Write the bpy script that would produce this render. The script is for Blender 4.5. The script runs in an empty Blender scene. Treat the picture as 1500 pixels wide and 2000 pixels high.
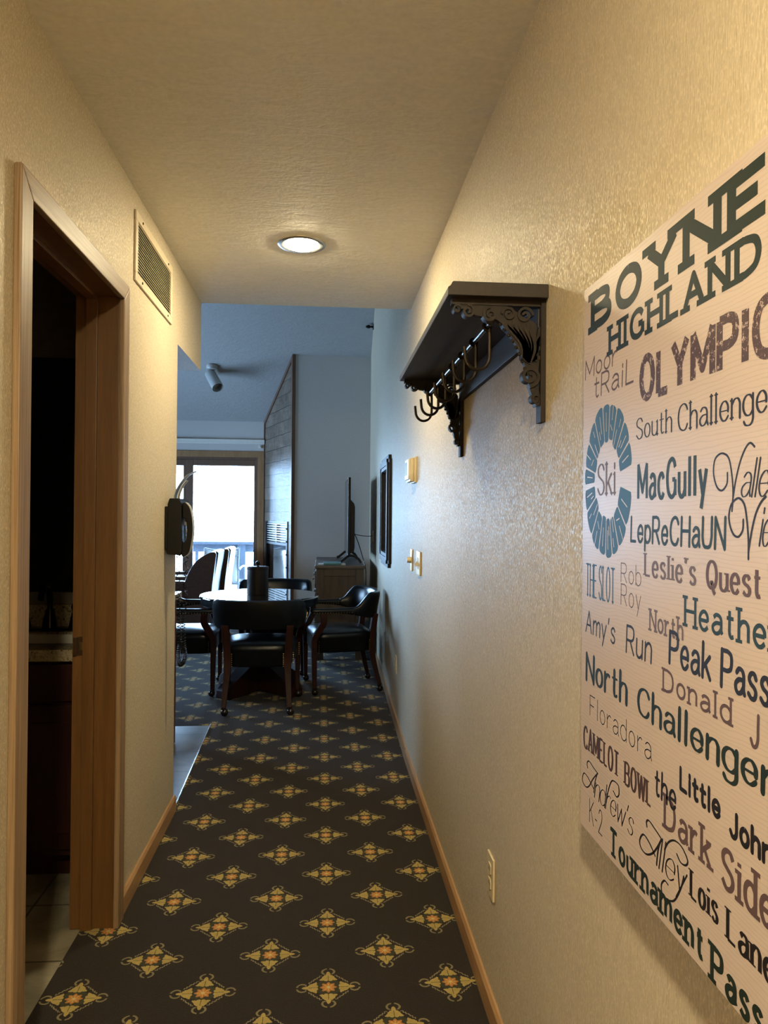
import bpy, bmesh, math, random
from mathutils import Vector, Matrix
random.seed(7)
C = bpy.context.scene.collection
SC = bpy.context.scene
PI = math.pi

# ------------------------------------------------------------------ camera, world, light, exposure
H = 1.37                       # camera height
F_PX, YAW, PITCH, ROLL = 1440.0, math.radians(4.5776), math.radians(0.2562), math.radians(0.5059)
cam_d = bpy.data.cameras.new('camera'); cam = bpy.data.objects.new('camera', cam_d); C.objects.link(cam)
cy, sy, cp, sp, cr, sr = math.cos(YAW), math.sin(YAW), math.cos(PITCH), math.sin(PITCH), math.cos(ROLL), math.sin(ROLL)
fwd = Vector((sy*cp, cy*cp, sp)); rgt = Vector((cy, -sy, 0)); upv = rgt.cross(fwd)
r_ = rgt*cr + upv*sr; u_ = upv*cr - rgt*sr
M = Matrix((r_, u_, -fwd)).transposed().to_4x4(); M.translation = Vector((0, 0, H))
cam.matrix_world = M
cam_d.sensor_fit = 'HORIZONTAL'; cam_d.sensor_width = 36.0; cam_d.lens = 36.0*F_PX/1500.0
cam_d.clip_start = 0.02; cam_d.clip_end = 200
SC.camera = cam
SC.view_settings.view_transform = 'Standard'; SC.view_settings.look = 'None'
SC.view_settings.exposure = 0.0; SC.view_settings.gamma = 1.0; SC.view_settings.use_curve_mapping = False
w = bpy.data.worlds.new('overcast_sky'); SC.world = w; w.use_nodes = True
bg = w.node_tree.nodes['Background']; bg.inputs[0].default_value = (0.40, 0.655, 1.0, 1); bg.inputs[1].default_value = 43.0
SC.cycles.use_denoising = True
SC.cycles.max_bounces = 8; SC.cycles.diffuse_bounces = 5; SC.cycles.glossy_bounces = 4
SC.cycles.transparent_max_bounces = 8; SC.cycles.sample_clamp_indirect = 6.0
SC.cycles.caustics_reflective = False; SC.cycles.caustics_refractive = False
LAMP_COLOR = (1.0, 0.84, 0.52); LAMP_POWER = 520.0; ENTRY_POWER = 2050.0

# ------------------------------------------------------------------ geometry of the place
XR, XL, ZC = 0.4674, -0.6837, 2.5212     # right wall, left wall, hall ceiling
YH = 4.09                                # hall ceiling ends here
YG, XRL = 8.5, 0.515                     # grey chase wall, right wall there
YF, ZF, SLOPE = 9.7, 2.575, 0.52         # far wall, its height, slope of the vaulted ceiling
YE = 3.46                                # end of the left hall wall
XW = XL-0.135                            # back face of the left wall
def zceil(y): return ZF + SLOPE*(YF-y)
def xright(y): return XR if y < 4.1 else XR + (XRL-XR)*(y-4.1)/(YG-4.1)

# ------------------------------------------------------------------ material helpers
class S:
    """a socket of a shader tree that can be used in arithmetic"""
    def __init__(s, t, o): s.t, s.o = t, o
    def _m(s, op, *a, clamp=False):
        n = s.t.nodes.new('ShaderNodeMath'); n.operation = op; n.use_clamp = clamp
        for i, x in enumerate((s,)+a):
            if isinstance(x, S): s.t.links.new(x.o, n.inputs[i])
            else: n.inputs[i].default_value = float(x)
        return S(s.t, n.outputs[0])
    def __add__(s, b): return s._m('ADD', b)
    __radd__ = __add__
    def __sub__(s, b): return s._m('SUBTRACT', b)
    def __rsub__(s, b): return (s*-1.0)+b
    def __mul__(s, b): return s._m('MULTIPLY', b)
    __rmul__ = __mul__
    def __truediv__(s, b): return s._m('DIVIDE', b)
    def lt(s, b): return s._m('LESS_THAN', b)
    def gt(s, b): return s._m('GREATER_THAN', b)
    def mx(s, b): return s._m('MAXIMUM', b)
    def mn(s, b): return s._m('MINIMUM', b)
    def f(s, op, *a): return s._m(op, *a)

class Mat:
    def __init__(s, name):
        s.m = bpy.data.materials.new(name); s.m.use_nodes = True
        s.t = s.m.node_tree; s.b = s.t.nodes['Principled BSDF']
        s._co = None
    def coord(s):
        if not s._co: s._co = s.t.nodes.new('ShaderNodeTexCoord')
        return s._co.outputs['Object']
    def world(s):
        return s.t.nodes.new('ShaderNodeNewGeometry').outputs['Position']
    def mapping(s, scale, co=None, rot=(0, 0, 0), loc=(0, 0, 0)):
        n = s.t.nodes.new('ShaderNodeMapping'); n.inputs['Scale'].default_value = scale
        n.inputs['Rotation'].default_value = rot; n.inputs['Location'].default_value = loc
        s.t.links.new(co or s.coord(), n.inputs[0]); return n.outputs[0]
    def noise(s, scale=1, vec=None, detail=2, rough=.5, dist=0):
        n = s.t.nodes.new('ShaderNodeTexNoise'); n.inputs['Scale'].default_value = scale
        n.inputs['Detail'].default_value = detail; n.inputs['Roughness'].default_value = rough
        n.inputs['Distortion'].default_value = dist
        s.t.links.new(vec or s.coord(), n.inputs['Vector']); return S(s.t, n.outputs[0])
    def ramp(s, fac, stops):
        n = s.t.nodes.new('ShaderNodeValToRGB'); e = n.color_ramp.elements
        while len(e) < len(stops): e.new(0.5)
        for i, (p, c) in enumerate(stops):
            e[i].position = p; e[i].color = (*c, 1) if len(c) == 3 else c
        s.t.links.new(fac.o, n.inputs[0]); return n.outputs[0]
    def mix(s, fac, a, b):
        n = s.t.nodes.new('ShaderNodeMix'); n.data_type = 'RGBA'
        for k, x in ((0, fac), (6, a), (7, b)):
            if isinstance(x, S): s.t.links.new(x.o, n.inputs[k])
            elif hasattr(x, 'is_linked'): s.t.links.new(x, n.inputs[k])
            elif k == 0: n.inputs[0].default_value = x
            else: n.inputs[k].default_value = (*x, 1)
        return n.outputs[2]
    def xyz(s, vec):
        n = s.t.nodes.new('ShaderNodeSeparateXYZ'); s.t.links.new(vec, n.inputs[0])
        return [S(s.t, o) for o in n.outputs]
    def set(s, **k):
        for a, v in k.items():
            i = s.b.inputs[a.replace('_', ' ')]
            if isinstance(v, S): s.t.links.new(v.o, i)
            elif hasattr(v, 'is_linked'): s.t.links.new(v, i)
            elif isinstance(v, tuple): i.default_value = (*v, 1) if len(v) == 3 else v
            else: i.default_value = v
        return s
    def bump(s, h, strength=.3, dist=.002):
        n = s.t.nodes.new('ShaderNodeBump'); n.inputs['Strength'].default_value = strength
        n.inputs['Distance'].default_value = dist
        s.t.links.new(h.o, n.inputs['Height']); s.t.links.new(n.outputs[0], s.b.inputs['Normal']); return s

def plain(name, col, rough=.5, metal=0.0, var=.12, scale=40, bump=0.0, **k):
    m = Mat(name); n = m.noise(scale, detail=3)
    lo = tuple(c*(1-var) for c in col); hi = tuple(min(1, c*(1+var)) for c in col)
    m.set(Base_Color=m.ramp(n, [(.3, lo), (.7, hi)]), Roughness=rough, Metallic=metal, **k)
    if bump: m.bump(n, bump, .001)
    return m.m

def wood(name, dark, light, rough=.35, grain=(3, 60, 60), axis_scale=1.0, coat=0.0, spec=.5):
    m = Mat(name); v = m.mapping(tuple(g*axis_scale for g in grain))
    n = m.noise(1.0, v, detail=6, rough=.65, dist=.4); n2 = m.noise(6, v, detail=3)
    c = m.ramp(n*.75+n2*.25, [(.32, dark), (.5, tuple((a+b)/2 for a, b in zip(dark, light))), (.68, light)])
    m.set(Base_Color=c, Roughness=rough, Coat_Weight=coat, Specular_IOR_Level=spec); m.bump(n2, .08, .001)
    return m.m

MT = {}
# wallpaper: tan ground with fine vertical fibres and small metallic flecks
def wallpaper():
    m = Mat('metallic_wallpaper'); co = m.world()
    fib = m.noise(1, m.mapping((420, 420, 45), co), detail=2)
    fib2 = m.noise(1, m.mapping((200, 200, 90), co), detail=3)
    big = m.noise(2.2, co, detail=3)
    fleck = m.noise(1, m.mapping((300, 300, 130), co, loc=(3, 7, 1)), detail=1)
    fm = (fleck-.545)*10.0; fm = fm.f('MAXIMUM', 0.0).f('MINIMUM', 1.0)
    base = m.ramp(fib*.6+fib2*.3+big*.1, [(.32, (.39, .33, .235)), (.5, (.50, .43, .315)), (.68, (.60, .52, .39))])
    col = m.mix(fm*.75, base, (.70, .62, .48))
    m.set(Base_Color=col, Roughness=(fm*-.18)+.62, Metallic=fm*.26, Specular_IOR_Level=.22)
    m.bump(fib*.7+fib2*.4, .5, .0014)
    return m.m
MT['wallpaper'] = wallpaper()
def plaster(name, col):
    m = Mat(name); co = m.world()
    n = m.noise(1, m.mapping((9, 22, 9), co), detail=5, rough=.6, dist=1.5); n2 = m.noise(60, co, detail=3)
    m.set(Base_Color=m.ramp(n*.5+n2*.5, [(.35, tuple(c*.93 for c in col)), (.65, tuple(min(1, c*1.05) for c in col))]), Roughness=.75)
    m.bump(n+n2*.4, .6, .008); return m.m
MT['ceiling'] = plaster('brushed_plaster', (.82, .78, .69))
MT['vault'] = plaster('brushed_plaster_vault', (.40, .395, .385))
MT['dark_plaster'] = plain('shade_darkened_plaster', (.16, .14, .11), .8, scale=20)  # dark colour stands in for the shade inside the bathroom
def greywall():
    m = Mat('linen_wallpaper'); co = m.world(); f = m.noise(1, m.mapping((260, 260, 110), co), detail=3)
    m.set(Base_Color=m.ramp(f, [(.3, (.46, .445, .425)), (.7, (.63, .61, .585))]), Roughness=.6); m.bump(f, .3, .001); return m.m
MT['grey_wall'] = greywall()
# patterned carpet: gold medallions on a diagonal grid over dark brown
def carpet():
    m = Mat('medallion_carpet'); co = m.world(); x, y, z = m.xyz(co)
    ca, sa = math.cos(.0062), math.sin(.0062); P, Q = .17888, .17003
    dx, dy = x-.02256, y-2.14948
    a = (dx*ca+dy*sa)/P; b = (dy*ca-dx*sa)/Q
    s_, t_ = (a+b)*.5, (a-b)*.5
    s_ = s_-s_.f('ROUND'); t_ = t_-t_.f('ROUND')
    wob = m.noise(260, co, detail=1)-.5
    a = ((s_+t_)/.505+wob*.03).f('ABSOLUTE'); b = ((s_-t_)/.505+wob*-.03).f('ABSOLUTE')
    p, q = a.mx(b), a.mn(b)
    def ell(p0, q0, rp, rq): u = (p-p0)/rp; v = (q-q0)/rq; return (u*u+v*v).lt(1.0)
    leaf = ell(.66, 0, .19, .075).mx(ell(.50, .13, .11, .080)).mx(ell(.42, .07, .09, .09)).mx(ell(.585, .095, .075, .055)).mx(ell(.43, .20, .07, .055)).mx(ell(.40, .255, .035, .035))
    rib = (q.lt(.013))*(p.gt(.34))*(p.lt(.64))
    u = (p-.84)/.17; v = q/.20; rr = (u*u+v*v).f('SQRT')
    hook = ((rr-1.0).f('ABSOLUTE').lt(.17))*(q.gt(.045))*(p.gt(.70))
    d = p-q
    scl = (((p+q)-.87-(d*42.0).f('SINE')*.028).f('ABSOLUTE').lt(.028))*d.lt(.42)
    r = (p*p+q*q).f('SQRT'); th = q.f('ARCTAN2', p)
    c6 = (th*8.0).f('COSINE')
    flower = r.lt(c6*.04+.235); star = (r.lt(.19))*(((p-q).lt(.035)).mx(q.lt(.022)))
    core = r.lt(.05)
    green = (r.lt(.42))*(1.0-flower)
    lf = m.noise(1, m.mapping((700, 700, 1), co), detail=2); pile = m.noise(420, co, detail=2)
    ground = m.ramp(pile, [(.3, (.010, .0062, .0045)), (.7, (.022, .014, .0098))])
    gold = m.mix(m.noise(60, co), (.33, .235, .060), (.47, .36, .12))
    col = m.mix(green*.8, ground, (.035, .040, .018))
    col = m.mix(scl*.85, col, (.30, .25, .14))
    col = m.mix(hook*.9, col, (.24, .20, .10))
    col = m.mix(leaf, col, gold)
    col = m.mix(rib*.8, col, (.05, .05, .02))
    col = m.mix(flower, col, (.42, .17, .045))
    col = m.mix(star*.8, col, (.58, .36, .10))
    col = m.mix(core, col, (.55, .46, .20))
    m.set(Base_Color=m.mix(lf*.25, col, (.02, .014, .01)), Roughness=.95, Sheen_Weight=.06, Sheen_Roughness=.4, Specular_IOR_Level=.25)
    m.bump(pile, .6, .004); return m.m
MT['carpet'] = carpet()
def slate(name, cols, rough, scale=1.0):
    m = Mat(name); co = m.world()
    br = m.t.nodes.new('ShaderNodeTexBrick'); m.t.links.new(m.mapping((3.0, 3.0, 3.0), co), br.inputs['Vector'])
    br.inputs['Scale'].default_value = 1; br.inputs['Mortar Size'].default_value = .012
    br.offset = 0.0; br.inputs['Brick Width'].default_value = 1; br.inputs['Row Height'].default_value = 1
    n = m.noise(5, co, detail=6, rough=.65, dist=.6)
    c = m.ramp(n, [(.3, cols[0]), (.5, cols[1]), (.7, cols[2])])
    m.set(Base_Color=m.mix(S(m.t, br.outputs['Fac']), c, tuple(k*.5 for k in cols[0])), Roughness=rough)
    m.bump(n, .25, .004); return m.m
MT['slate'] = slate('slate_tile', ((.06, .055, .05), (.10, .09, .08), (.15, .13, .11)), .34)
MT['bath_tile'] = slate('stone_tile', ((.12, .105, .075), (.21, .185, .13), (.32, .285, .205)), .5)
MT['oak'] = wood('oak_trim', (.22, .115, .045), (.38, .215, .09), .38, (40, 40, 3))
MT['oak_light'] = wood('oak_casing', (.12, .065, .030), (.36, .245, .14), .5, (70, 70, 1.4))
MT['oak_head'] = wood('oak_head_casing', (.12, .065, .030), (.36, .245, .14), .5, (70, 1.4, 70))
MT['oak_y'] = wood('oak_baseboard', (.30, .165, .075), (.46, .275, .13), .4, (40, 3, 40))
MT['oak_dark'] = wood('oak_jamb', (.085, .038, .011), (.155, .072, .022), .4, (40, 40, 2.5))
MT['pine'] = wood('pine_frame', (.22, .115, .05), (.38, .215, .10), .45, (20, 20, 3))
MT['pine_dark'] = wood('brown_sash', (.10, .055, .035), (.16, .085, .05), .5, (30, 30, 3))
MT['shelf_wood'] = wood('dark_stained_board', (.006, .0035, .0022), (.018, .010, .006), .62, (60, 4, 60))
MT['iron'] = plain('cast_iron', (.013, .008, .0055), .62, 0, .3, 60, .4, Specular_IOR_Level=.3)
MT['rod'] = plain('dark_steel', (.02, .015, .012), .3, .7)
MT['leather'] = plain('navy_leather', (.003, .0042, .0062), .30, 0, .2, 120, .12, Specular_IOR_Level=.3, Coat_Weight=.05, Coat_Roughness=.2)
MT['mahogany'] = wood('mahogany', (.010, .0020, .0013), (.030, .006, .0034), .5, (40, 40, 4), spec=.25)
MT['brass'] = plain('brass', (.50, .36, .16), .3, 1.0)
MT['caster'] = plain('caster_ball', (.03, .024, .02), .22, .6)
MT['table_top'] = plain('lacquered_top', (.010, .009, .010), .045, 0, .1, 20, 0, Coat_Weight=1.0, Coat_Roughness=.02, Specular_IOR_Level=.9)
MT['brown_leather'] = plain('brown_leather', (.048, .022, .013), .32, 0, .25, 60, .12, Coat_Weight=.3, Coat_Roughness=.2)
MT['dresser'] = wood('weathered_brown_wood', (.030, .018, .011), (.085, .052, .032), .5, (30, 30, 3))
MT['dresser_top'] = wood('weathered_top', (.05, .035, .028), (.10, .075, .06), .35, (30, 3, 30))
MT['black_plastic'] = plain('black_plastic', (.004, .004, .0055), .42, Specular_IOR_Level=.22)
MT['screen'] = plain('screen_glass', (.006, .007, .009), .12)
MT['white_plastic'] = plain('white_plastic', (.72, .70, .64), .4, 0, .03)
MT['ivory'] = plain('ivory_plastic', (.60, .50, .32), .4, 0, .04)
MT['gold_plate'] = plain('brushed_gold_plate', (.62, .46, .20), .35, .75, .08)
MT['vent'] = plain('cream_enamel', (.62, .53, .38), .45, 0, .03)
MT['vent_dark'] = plain('vent_shadow', (.05, .042, .03), .8)
MT['nickel'] = plain('brushed_nickel', (.66, .62, .55), .25, .9, .05)
MT['steel'] = plain('white_enamel_steel', (.42, .42, .40), .4, .1, .05)
MT['bronze'] = plain('oil_rubbed_bronze', (.016, .011, .008), .25, .7)
MT['iron_plate'] = plain('brown_bronze', (.07, .04, .02), .4, .6)
MT['cabinet'] = wood('cherry_cabinet', (.016, .004, .0025), (.034, .009, .005), .35, (40, 40, 4))
MT['red_cabinet'] = wood('red_cherry_panel', (.10, .022, .012), (.17, .04, .022), .35, (40, 40, 4))
MT['porcelain'] = plain('porcelain', (.70, .68, .62), .15, 0, .02)
def granite():
    m = Mat('speckled_granite'); n = m.noise(120, detail=5, rough=.8)
    m.set(Base_Color=m.ramp(n, [(.36, (.03, .02, .015)), (.46, (.30, .24, .15)), (.62, (.42, .36, .25))]), Roughness=.2); return m.m
MT['granite'] = granite()
def emitter(name, power):
    m = Mat(name); m.set(Base_Color=(1, .95, .85), Emission_Color=LAMP_COLOR, Emission_Strength=power); return m.m
MT['lamp'] = emitter('lit_diffuser', LAMP_POWER); MT['entry_lamp'] = emitter('lit_entry_diffuser', ENTRY_POWER)
def glass(name, rough=0.0, tint=(1, 1, 1), refl=1.0):
    m = Mat(name); t = m.t; t.nodes.remove(m.b)
    tr = t.nodes.new('ShaderNodeBsdfTransparent'); tr.inputs[0].default_value = (*tint, 1)
    gl = t.nodes.new('ShaderNodeBsdfGlossy'); gl.inputs['Roughness'].default_value = rough
    fr = t.nodes.new('ShaderNodeFresnel'); fr.inputs[0].default_value = 1.5
    mx = t.nodes.new('ShaderNodeMixShader'); t.links.new(fr.outputs[0], mx.inputs[0])
    t.links.new(tr.outputs[0], mx.inputs[1]); t.links.new(gl.outputs[0], mx.inputs[2])
    t.links.new(mx.outputs[0], t.nodes['Material Output'].inputs[0]); return m.m
MT['glass'] = glass('window_pane')
MT['fire_glass'] = plain('dark_fireplace_glass', (.012, .012, .013), .06, 0, .1, 20, 0, Specular_IOR_Level=1.0)
MT['mirror'] = plain('mirror_silver', (.80, .80, .82), .03, 1.0, .01)
MT['espresso'] = plain('espresso_frame', (.010, .006, .004), .5, 0, .2, 60, 0, Specular_IOR_Level=.3)
MT['snow'] = plain('snow', (.82, .84, .88), .8, 0, .03, 8, .3)
MT['rail'] = plain('weathered_rail', (.024, .033, .048), .8, 0, .2, 20)
MT['sling'] = plain('mesh_sling', (.085, .085, .075), .8, 0, .1, 60)
MT['patio_metal'] = plain('patio_frame', (.035, .040, .045), .5, .3)
MT['teal'] = plain('teal_folder', (.10, .26, .28), .5)
MT['paper'] = plain('paper', (.66, .66, .64), .6, 0, .04)
MT['card'] = plain('grey_card', (.42, .43, .42), .35, 0, .05)
MT['label'] = plain('grey_label', (.45, .43, .38), .5)
MT['planks'] = None
def planks():
    m = Mat('weathered_plank_cladding'); co = m.world(); x, y, z = m.xyz(co)
    row = (z/.155).f('FLOOR'); fr = (z/.155)-row
    cmb = m.t.nodes.new('ShaderNodeCombineXYZ'); m.t.links.new((y*1.0).o, cmb.inputs[0]); m.t.links.new((row*7.31).o, cmb.inputs[1])
    n = m.noise(2.5, cmb.outputs[0], detail=1)
    g = m.noise(1, m.mapping((6, 6, 60), co), detail=5, rough=.7); kn = m.noise(14, co, detail=2)
    seam = fr.lt(.045)
    end = ((y*2.6+(row*3.7).f('SINE')*4.0).f('FRACT')).lt(.012)
    c = m.ramp(n*.35+g*.4+kn*.25, [(.34, (.045, .030, .020)), (.48, (.12, .088, .062)), (.62, (.21, .165, .125))])
    m.set(Base_Color=m.mix(seam.mx(end), c, (.02, .014, .01)), Roughness=(g*.35)+.34, Specular_IOR_Level=.5)
    m.bump(g*.5+fr.gt(.05)*1.2, .6, .006); return m.m
MT['planks'] = planks()
def canvas():
    m = Mat('printed_canvas'); co = m.world(); x, y, z = m.xyz(co)
    n = m.noise(1, m.mapping((3, 9, 40), co), detail=2)
    wv = ((z*1150.0)+n*20.0).f('SINE')
    grey = ((wv-.45)*1.6).f('MAXIMUM', 0.0)
    weave = m.noise(900, co, detail=1)
    m.set(Base_Color=m.mix(grey*.30, (.51, .42, .385), (.29, .25, .24)), Roughness=.42, Specular_IOR_Level=.35); m.bump(weave, .15, .0006); return m.m
MT['canvas'] = canvas()
def ink(name, col, worn=0.0):
    m = Mat(name); co = m.world(); n = m.noise(170, co, detail=4, rough=.75); n2 = m.noise(1400, co, detail=1)
    col = tuple(col); c = m.mix((n2-.5)*.5+.2, col, tuple(k*1.5 for k in col))
    if worn: c = m.mix((n.gt(.585))*.7, c, (.60, .46, .40))
    m.set(Base_Color=c, Roughness=.55, Specular_IOR_Level=.2); m.bump(n2, .4, .0006); return m.m
INK = {'green': ink('ink_dark_green', (.010, .018, .012)), 'plum': ink('ink_plum', (.085, .052, .055)),
       'wornplum': ink('ink_worn_plum', (.060, .035, .036), .75), 'teal': ink('ink_slate_teal', (.016, .034, .042)),
       'navy': ink('ink_charcoal', (.014, .014, .020)), 'violet': ink('ink_grey_violet', (.115, .085, .098)),
       'blue': ink('ink_blue', (.030, .095, .20)), 'black': ink('ink_black', (.010, .007, .006)), 'brown': ink('ink_brown', (.055, .028, .02))}

# ------------------------------------------------------------------ mesh helpers
class MB:
    def __init__(s): s.v, s.f = [], []
    def add(s, vs, fs):
        o = len(s.v); s.v += [tuple(p) for p in vs]; s.f += [tuple(i+o for i in f) for f in fs]; return s
    def box(s, x0, x1, y0, y1, z0, z1):
        x0, x1 = sorted((x0, x1)); y0, y1 = sorted((y0, y1)); z0, z1 = sorted((z0, z1))
        return s.add([(x0, y0, z0), (x1, y0, z0), (x1, y1, z0), (x0, y1, z0), (x0, y0, z1), (x1, y0, z1), (x1, y1, z1), (x0, y1, z1)],
                     [(3, 2, 1, 0), (4, 5, 6, 7), (0, 1, 5, 4), (1, 2, 6, 5), (2, 3, 7, 6), (3, 0, 4, 7)])
    def prism(s, poly, axis, a, b):
        n = len(poly)
        def P(p, t): return {'x': (t, p[0], p[1]), 'y': (p[0], t, p[1]), 'z': (p[0], p[1], t)}[axis]
        vs = [P(p, a) for p in poly]+[P(p, b) for p in poly]
        fs = [tuple(range(n))[::-1], tuple(range(n, 2*n))]+[(i, (i+1) % n, n+(i+1) % n, n+i) for i in range(n)]
        return s.add(vs, fs)
    def hexa(s, bot, top): # two quads
        return s.add(list(bot)+list(top), [(3, 2, 1, 0), (4, 5, 6, 7), (0, 1, 5, 4), (1, 2, 6, 5), (2, 3, 7, 6), (3, 0, 4, 7)])
    def loops(s, rings, closed=False, cap=True):
        n = len(rings[0]); vs = [p for r in rings for p in r]; fs = []; m = len(rings)
        for i in range(m if closed else m-1):
            a, b = i*n, ((i+1) % m)*n
            fs += [(a+k, a+(k+1) % n, b+(k+1) % n, b+k) for k in range(n)]
        if cap and not closed: fs += [tuple(range(n))[::-1], tuple(range((m-1)*n, m*n))]
        return s.add(vs, fs)
    def tube(s, pts, r, n=10, closed=False):
        pts = [Vector(p) for p in pts]; m = len(pts); rings = []; ref = None
        for i, p in enumerate(pts):
            a = pts[(i-1) % m] if (i or closed) else p; b = pts[(i+1) % m] if (i < m-1 or closed) else p
            t = (b-a).normalized()
            if ref is None:
                ref = Vector((0, 0, 1)) if abs(t.z) < .9 else Vector((1, 0, 0))
            u = (ref-t*ref.dot(t)).normalized(); v = t.cross(u); ref = u
            rr = r[i] if isinstance(r, (list, tuple)) else r
            rings.append([p+(u*math.cos(k*2*PI/n)+v*math.sin(k*2*PI/n))*rr for k in range(n)])
        return s.loops(rings, closed)
    def bar(s, pts, wx, wy, up=(0, 1, 0)):
        """square section sweep, wx/wy may be lists"""
        pts = [Vector(p) for p in pts]; rings = []; up = Vector(up)
        for i, p in enumerate(pts):
            t = (pts[min(i+1, len(pts)-1)]-pts[max(i-1, 0)]).normalized()
            u = (up-t*up.dot(t)).normalized(); v = t.cross(u)
            a = (wx[i] if isinstance(wx, list) else wx)/2; b = (wy[i] if isinstance(wy, list) else wy)/2
            rings.append([p+v*a+u*b, p-v*a+u*b, p-v*a-u*b, p+v*a-u*b])
        return s.loops(rings)
    def lathe(s, prof, c=(0, 0, 0), n=32, axis='z'):
        rings = []
        for r, z in prof:
            ring = []
            for k in range(n):
                a = 2*PI*k/n; p = (r*math.cos(a), r*math.sin(a), z)
                if axis == 'y': p = (p[0], p[2], p[1])
                if axis == 'x': p = (p[2], p[0], p[1])
                ring.append((p[0]+c[0], p[1]+c[1], p[2]+c[2]))
            rings.append(ring)
        return s.loops(rings)
    def ball(s, c, r, n=12, sz=1.0):
        m = max(4, n//2)
        prof = [(max(1e-4, r*math.sin(PI*i/m)), -r*sz*math.cos(PI*i/m)) for i in range(m+1)]
        return s.lathe(prof, c, n)
    def grid(s, G, cu=False, cv=False):
        nu, nv = len(G), len(G[0]); fs = []
        for i in range(nu if cu else nu-1):
            for j in range(nv if cv else nv-1):
                fs.append((i*nv+j, ((i+1) % nu)*nv+j, ((i+1) % nu)*nv+(j+1) % nv, i*nv+(j+1) % nv))
        return s.add([p for r in G for p in r], fs)
    def xf(s, M):
        s.v = [tuple(M @ Vector(p)) for p in s.v]; return s
    def build(s, name, mat, parent=None, bevel=0.0, seg=2, smooth=True, angle=40):
        me = bpy.data.meshes.new(name); me.from_pydata(s.v, [], s.f); me.update()
        bm = bmesh.new(); bm.from_mesh(me)
        bmesh.ops.recalc_face_normals(bm, faces=bm.faces)
        if bevel > 0:
            es = [e for e in bm.edges if len(e.link_faces) == 2 and e.calc_face_angle(0) > math.radians(30)]
            bmesh.ops.bevel(bm, geom=es, offset=bevel, segments=seg, profile=.5, affect='EDGES', clamp_overlap=True)
        bm.to_mesh(me); bm.free()
        if smooth:
            me.shade_smooth()
            me.set_sharp_from_angle(angle=math.radians(angle))
        me.materials.append(MT[mat] if isinstance(mat, str) else mat)
        o = bpy.data.objects.new(name, me); C.objects.link(o)
        if bevel > 0 and smooth:
            wn_ = o.modifiers.new('weighted_normals', 'WEIGHTED_NORMAL'); wn_.keep_sharp = True; wn_.weight = 60
        if parent: o.parent = parent
        return o

def thing(name, label, cat, loc=(0, 0, 0), rz=0.0, group=None):
    o = bpy.data.objects.new(name, None); C.objects.link(o); o.location = loc; o.rotation_euler = (0, 0, rz)
    o.empty_display_size = .05
    o['label'] = label; o['category'] = cat
    if group: o['group'] = group
    return o
def tag(o, label, cat, group=None):
    o['label'] = label; o['category'] = cat
    if group: o['group'] = group
    return o
def struct(o, label=None):
    o['kind'] = 'structure'
    if label: o['label'] = label
    return o
def sthing(name, label=None, loc=(0, 0, 0)):
    o = bpy.data.objects.new(name, None); C.objects.link(o); o.location = loc; o['kind'] = 'structure'
    if label: o['label'] = label
    return o
def dup(root, loc, rz, label, group=None):
    r = root.copy(); C.objects.link(r); r.location = loc; r.rotation_euler = (0, 0, rz); r['label'] = label
    if group: r['group'] = group
    for ch in list(root.children):
        c = ch.copy(); C.objects.link(c); c.parent = r
        for g in list(ch.children):
            d = g.copy(); C.objects.link(d); d.parent = c
    return r
def catmull(pts, k=6, closed=False):
    out = []; n = len(pts)
    rng = range(n) if closed else range(n-1)
    for i in rng:
        p0 = pts[(i-1) % n] if (closed or i > 0) else pts[i]
        p1 = pts[i]; p2 = pts[(i+1) % n]
        p3 = pts[(i+2) % n] if (closed or i+2 < n) else p2
        for j in range(k):
            t = j/k
            out.append(tuple(.5*((2*b)+(c-a)*t+(2*a-5*b+4*c-d)*t*t+(3*b-a-3*c+d)*t**3) for a, b, c, d in zip(p0, p1, p2, p3)))
    if not closed: out.append(tuple(pts[-1]))
    return out

# ------------------------------------------------------------------ the room shell
b = MB(); b.prism([(XL-.105, -1.6), (XR, -1.6), (XR, 4.1), (XRL+.02, YG), (XRL+.02, YF), (-4.5, YF), (-4.5, 4.86), (-.728, 4.86), (-.684, 3.46), (XL-.105, 3.46)], 'z', -.06, 0.0)
struct(b.build('floor', 'carpet', smooth=False), 'dark brown carpet with gold medallions')
b = MB(); b.prism([(-4.5, YE-.10), (-.684, YE-.10), (-.684, YE), (-.728, 4.86), (-4.5, 4.86)], 'z', -.06, -.002)
struct(b.build('floor_kitchen', 'slate', smooth=False), 'slate tile floor of the kitchen')
b = MB(); b.box(-2.5, XL-.105, .85, YE-.1, -.06, -.003)
struct(b.build('floor_bathroom', 'bath_tile', smooth=False), 'stone tile floor of the bathroom')
b = MB(); b.box(-.734, -.700, 3.465, 3.47, -.004, .004)
b = MB(); b.bar([(-.684, 3.47, .003), (-.728, 4.86, .003)], .006, .008, (0, 0, 1))
struct(b.build('trim_1', 'nickel'), 'thin metal strip between carpet and slate')
# right wall
b = MB(); b.prism([(XR, -1.6), (XR, 4.1), (XRL, YG), (XRL, YF+.12), (XRL+.12, YF+.12), (XRL+.12, -1.6)], 'z', -.06, 6.0)
struct(b.build('wall_right', 'wallpaper', smooth=False))
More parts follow.
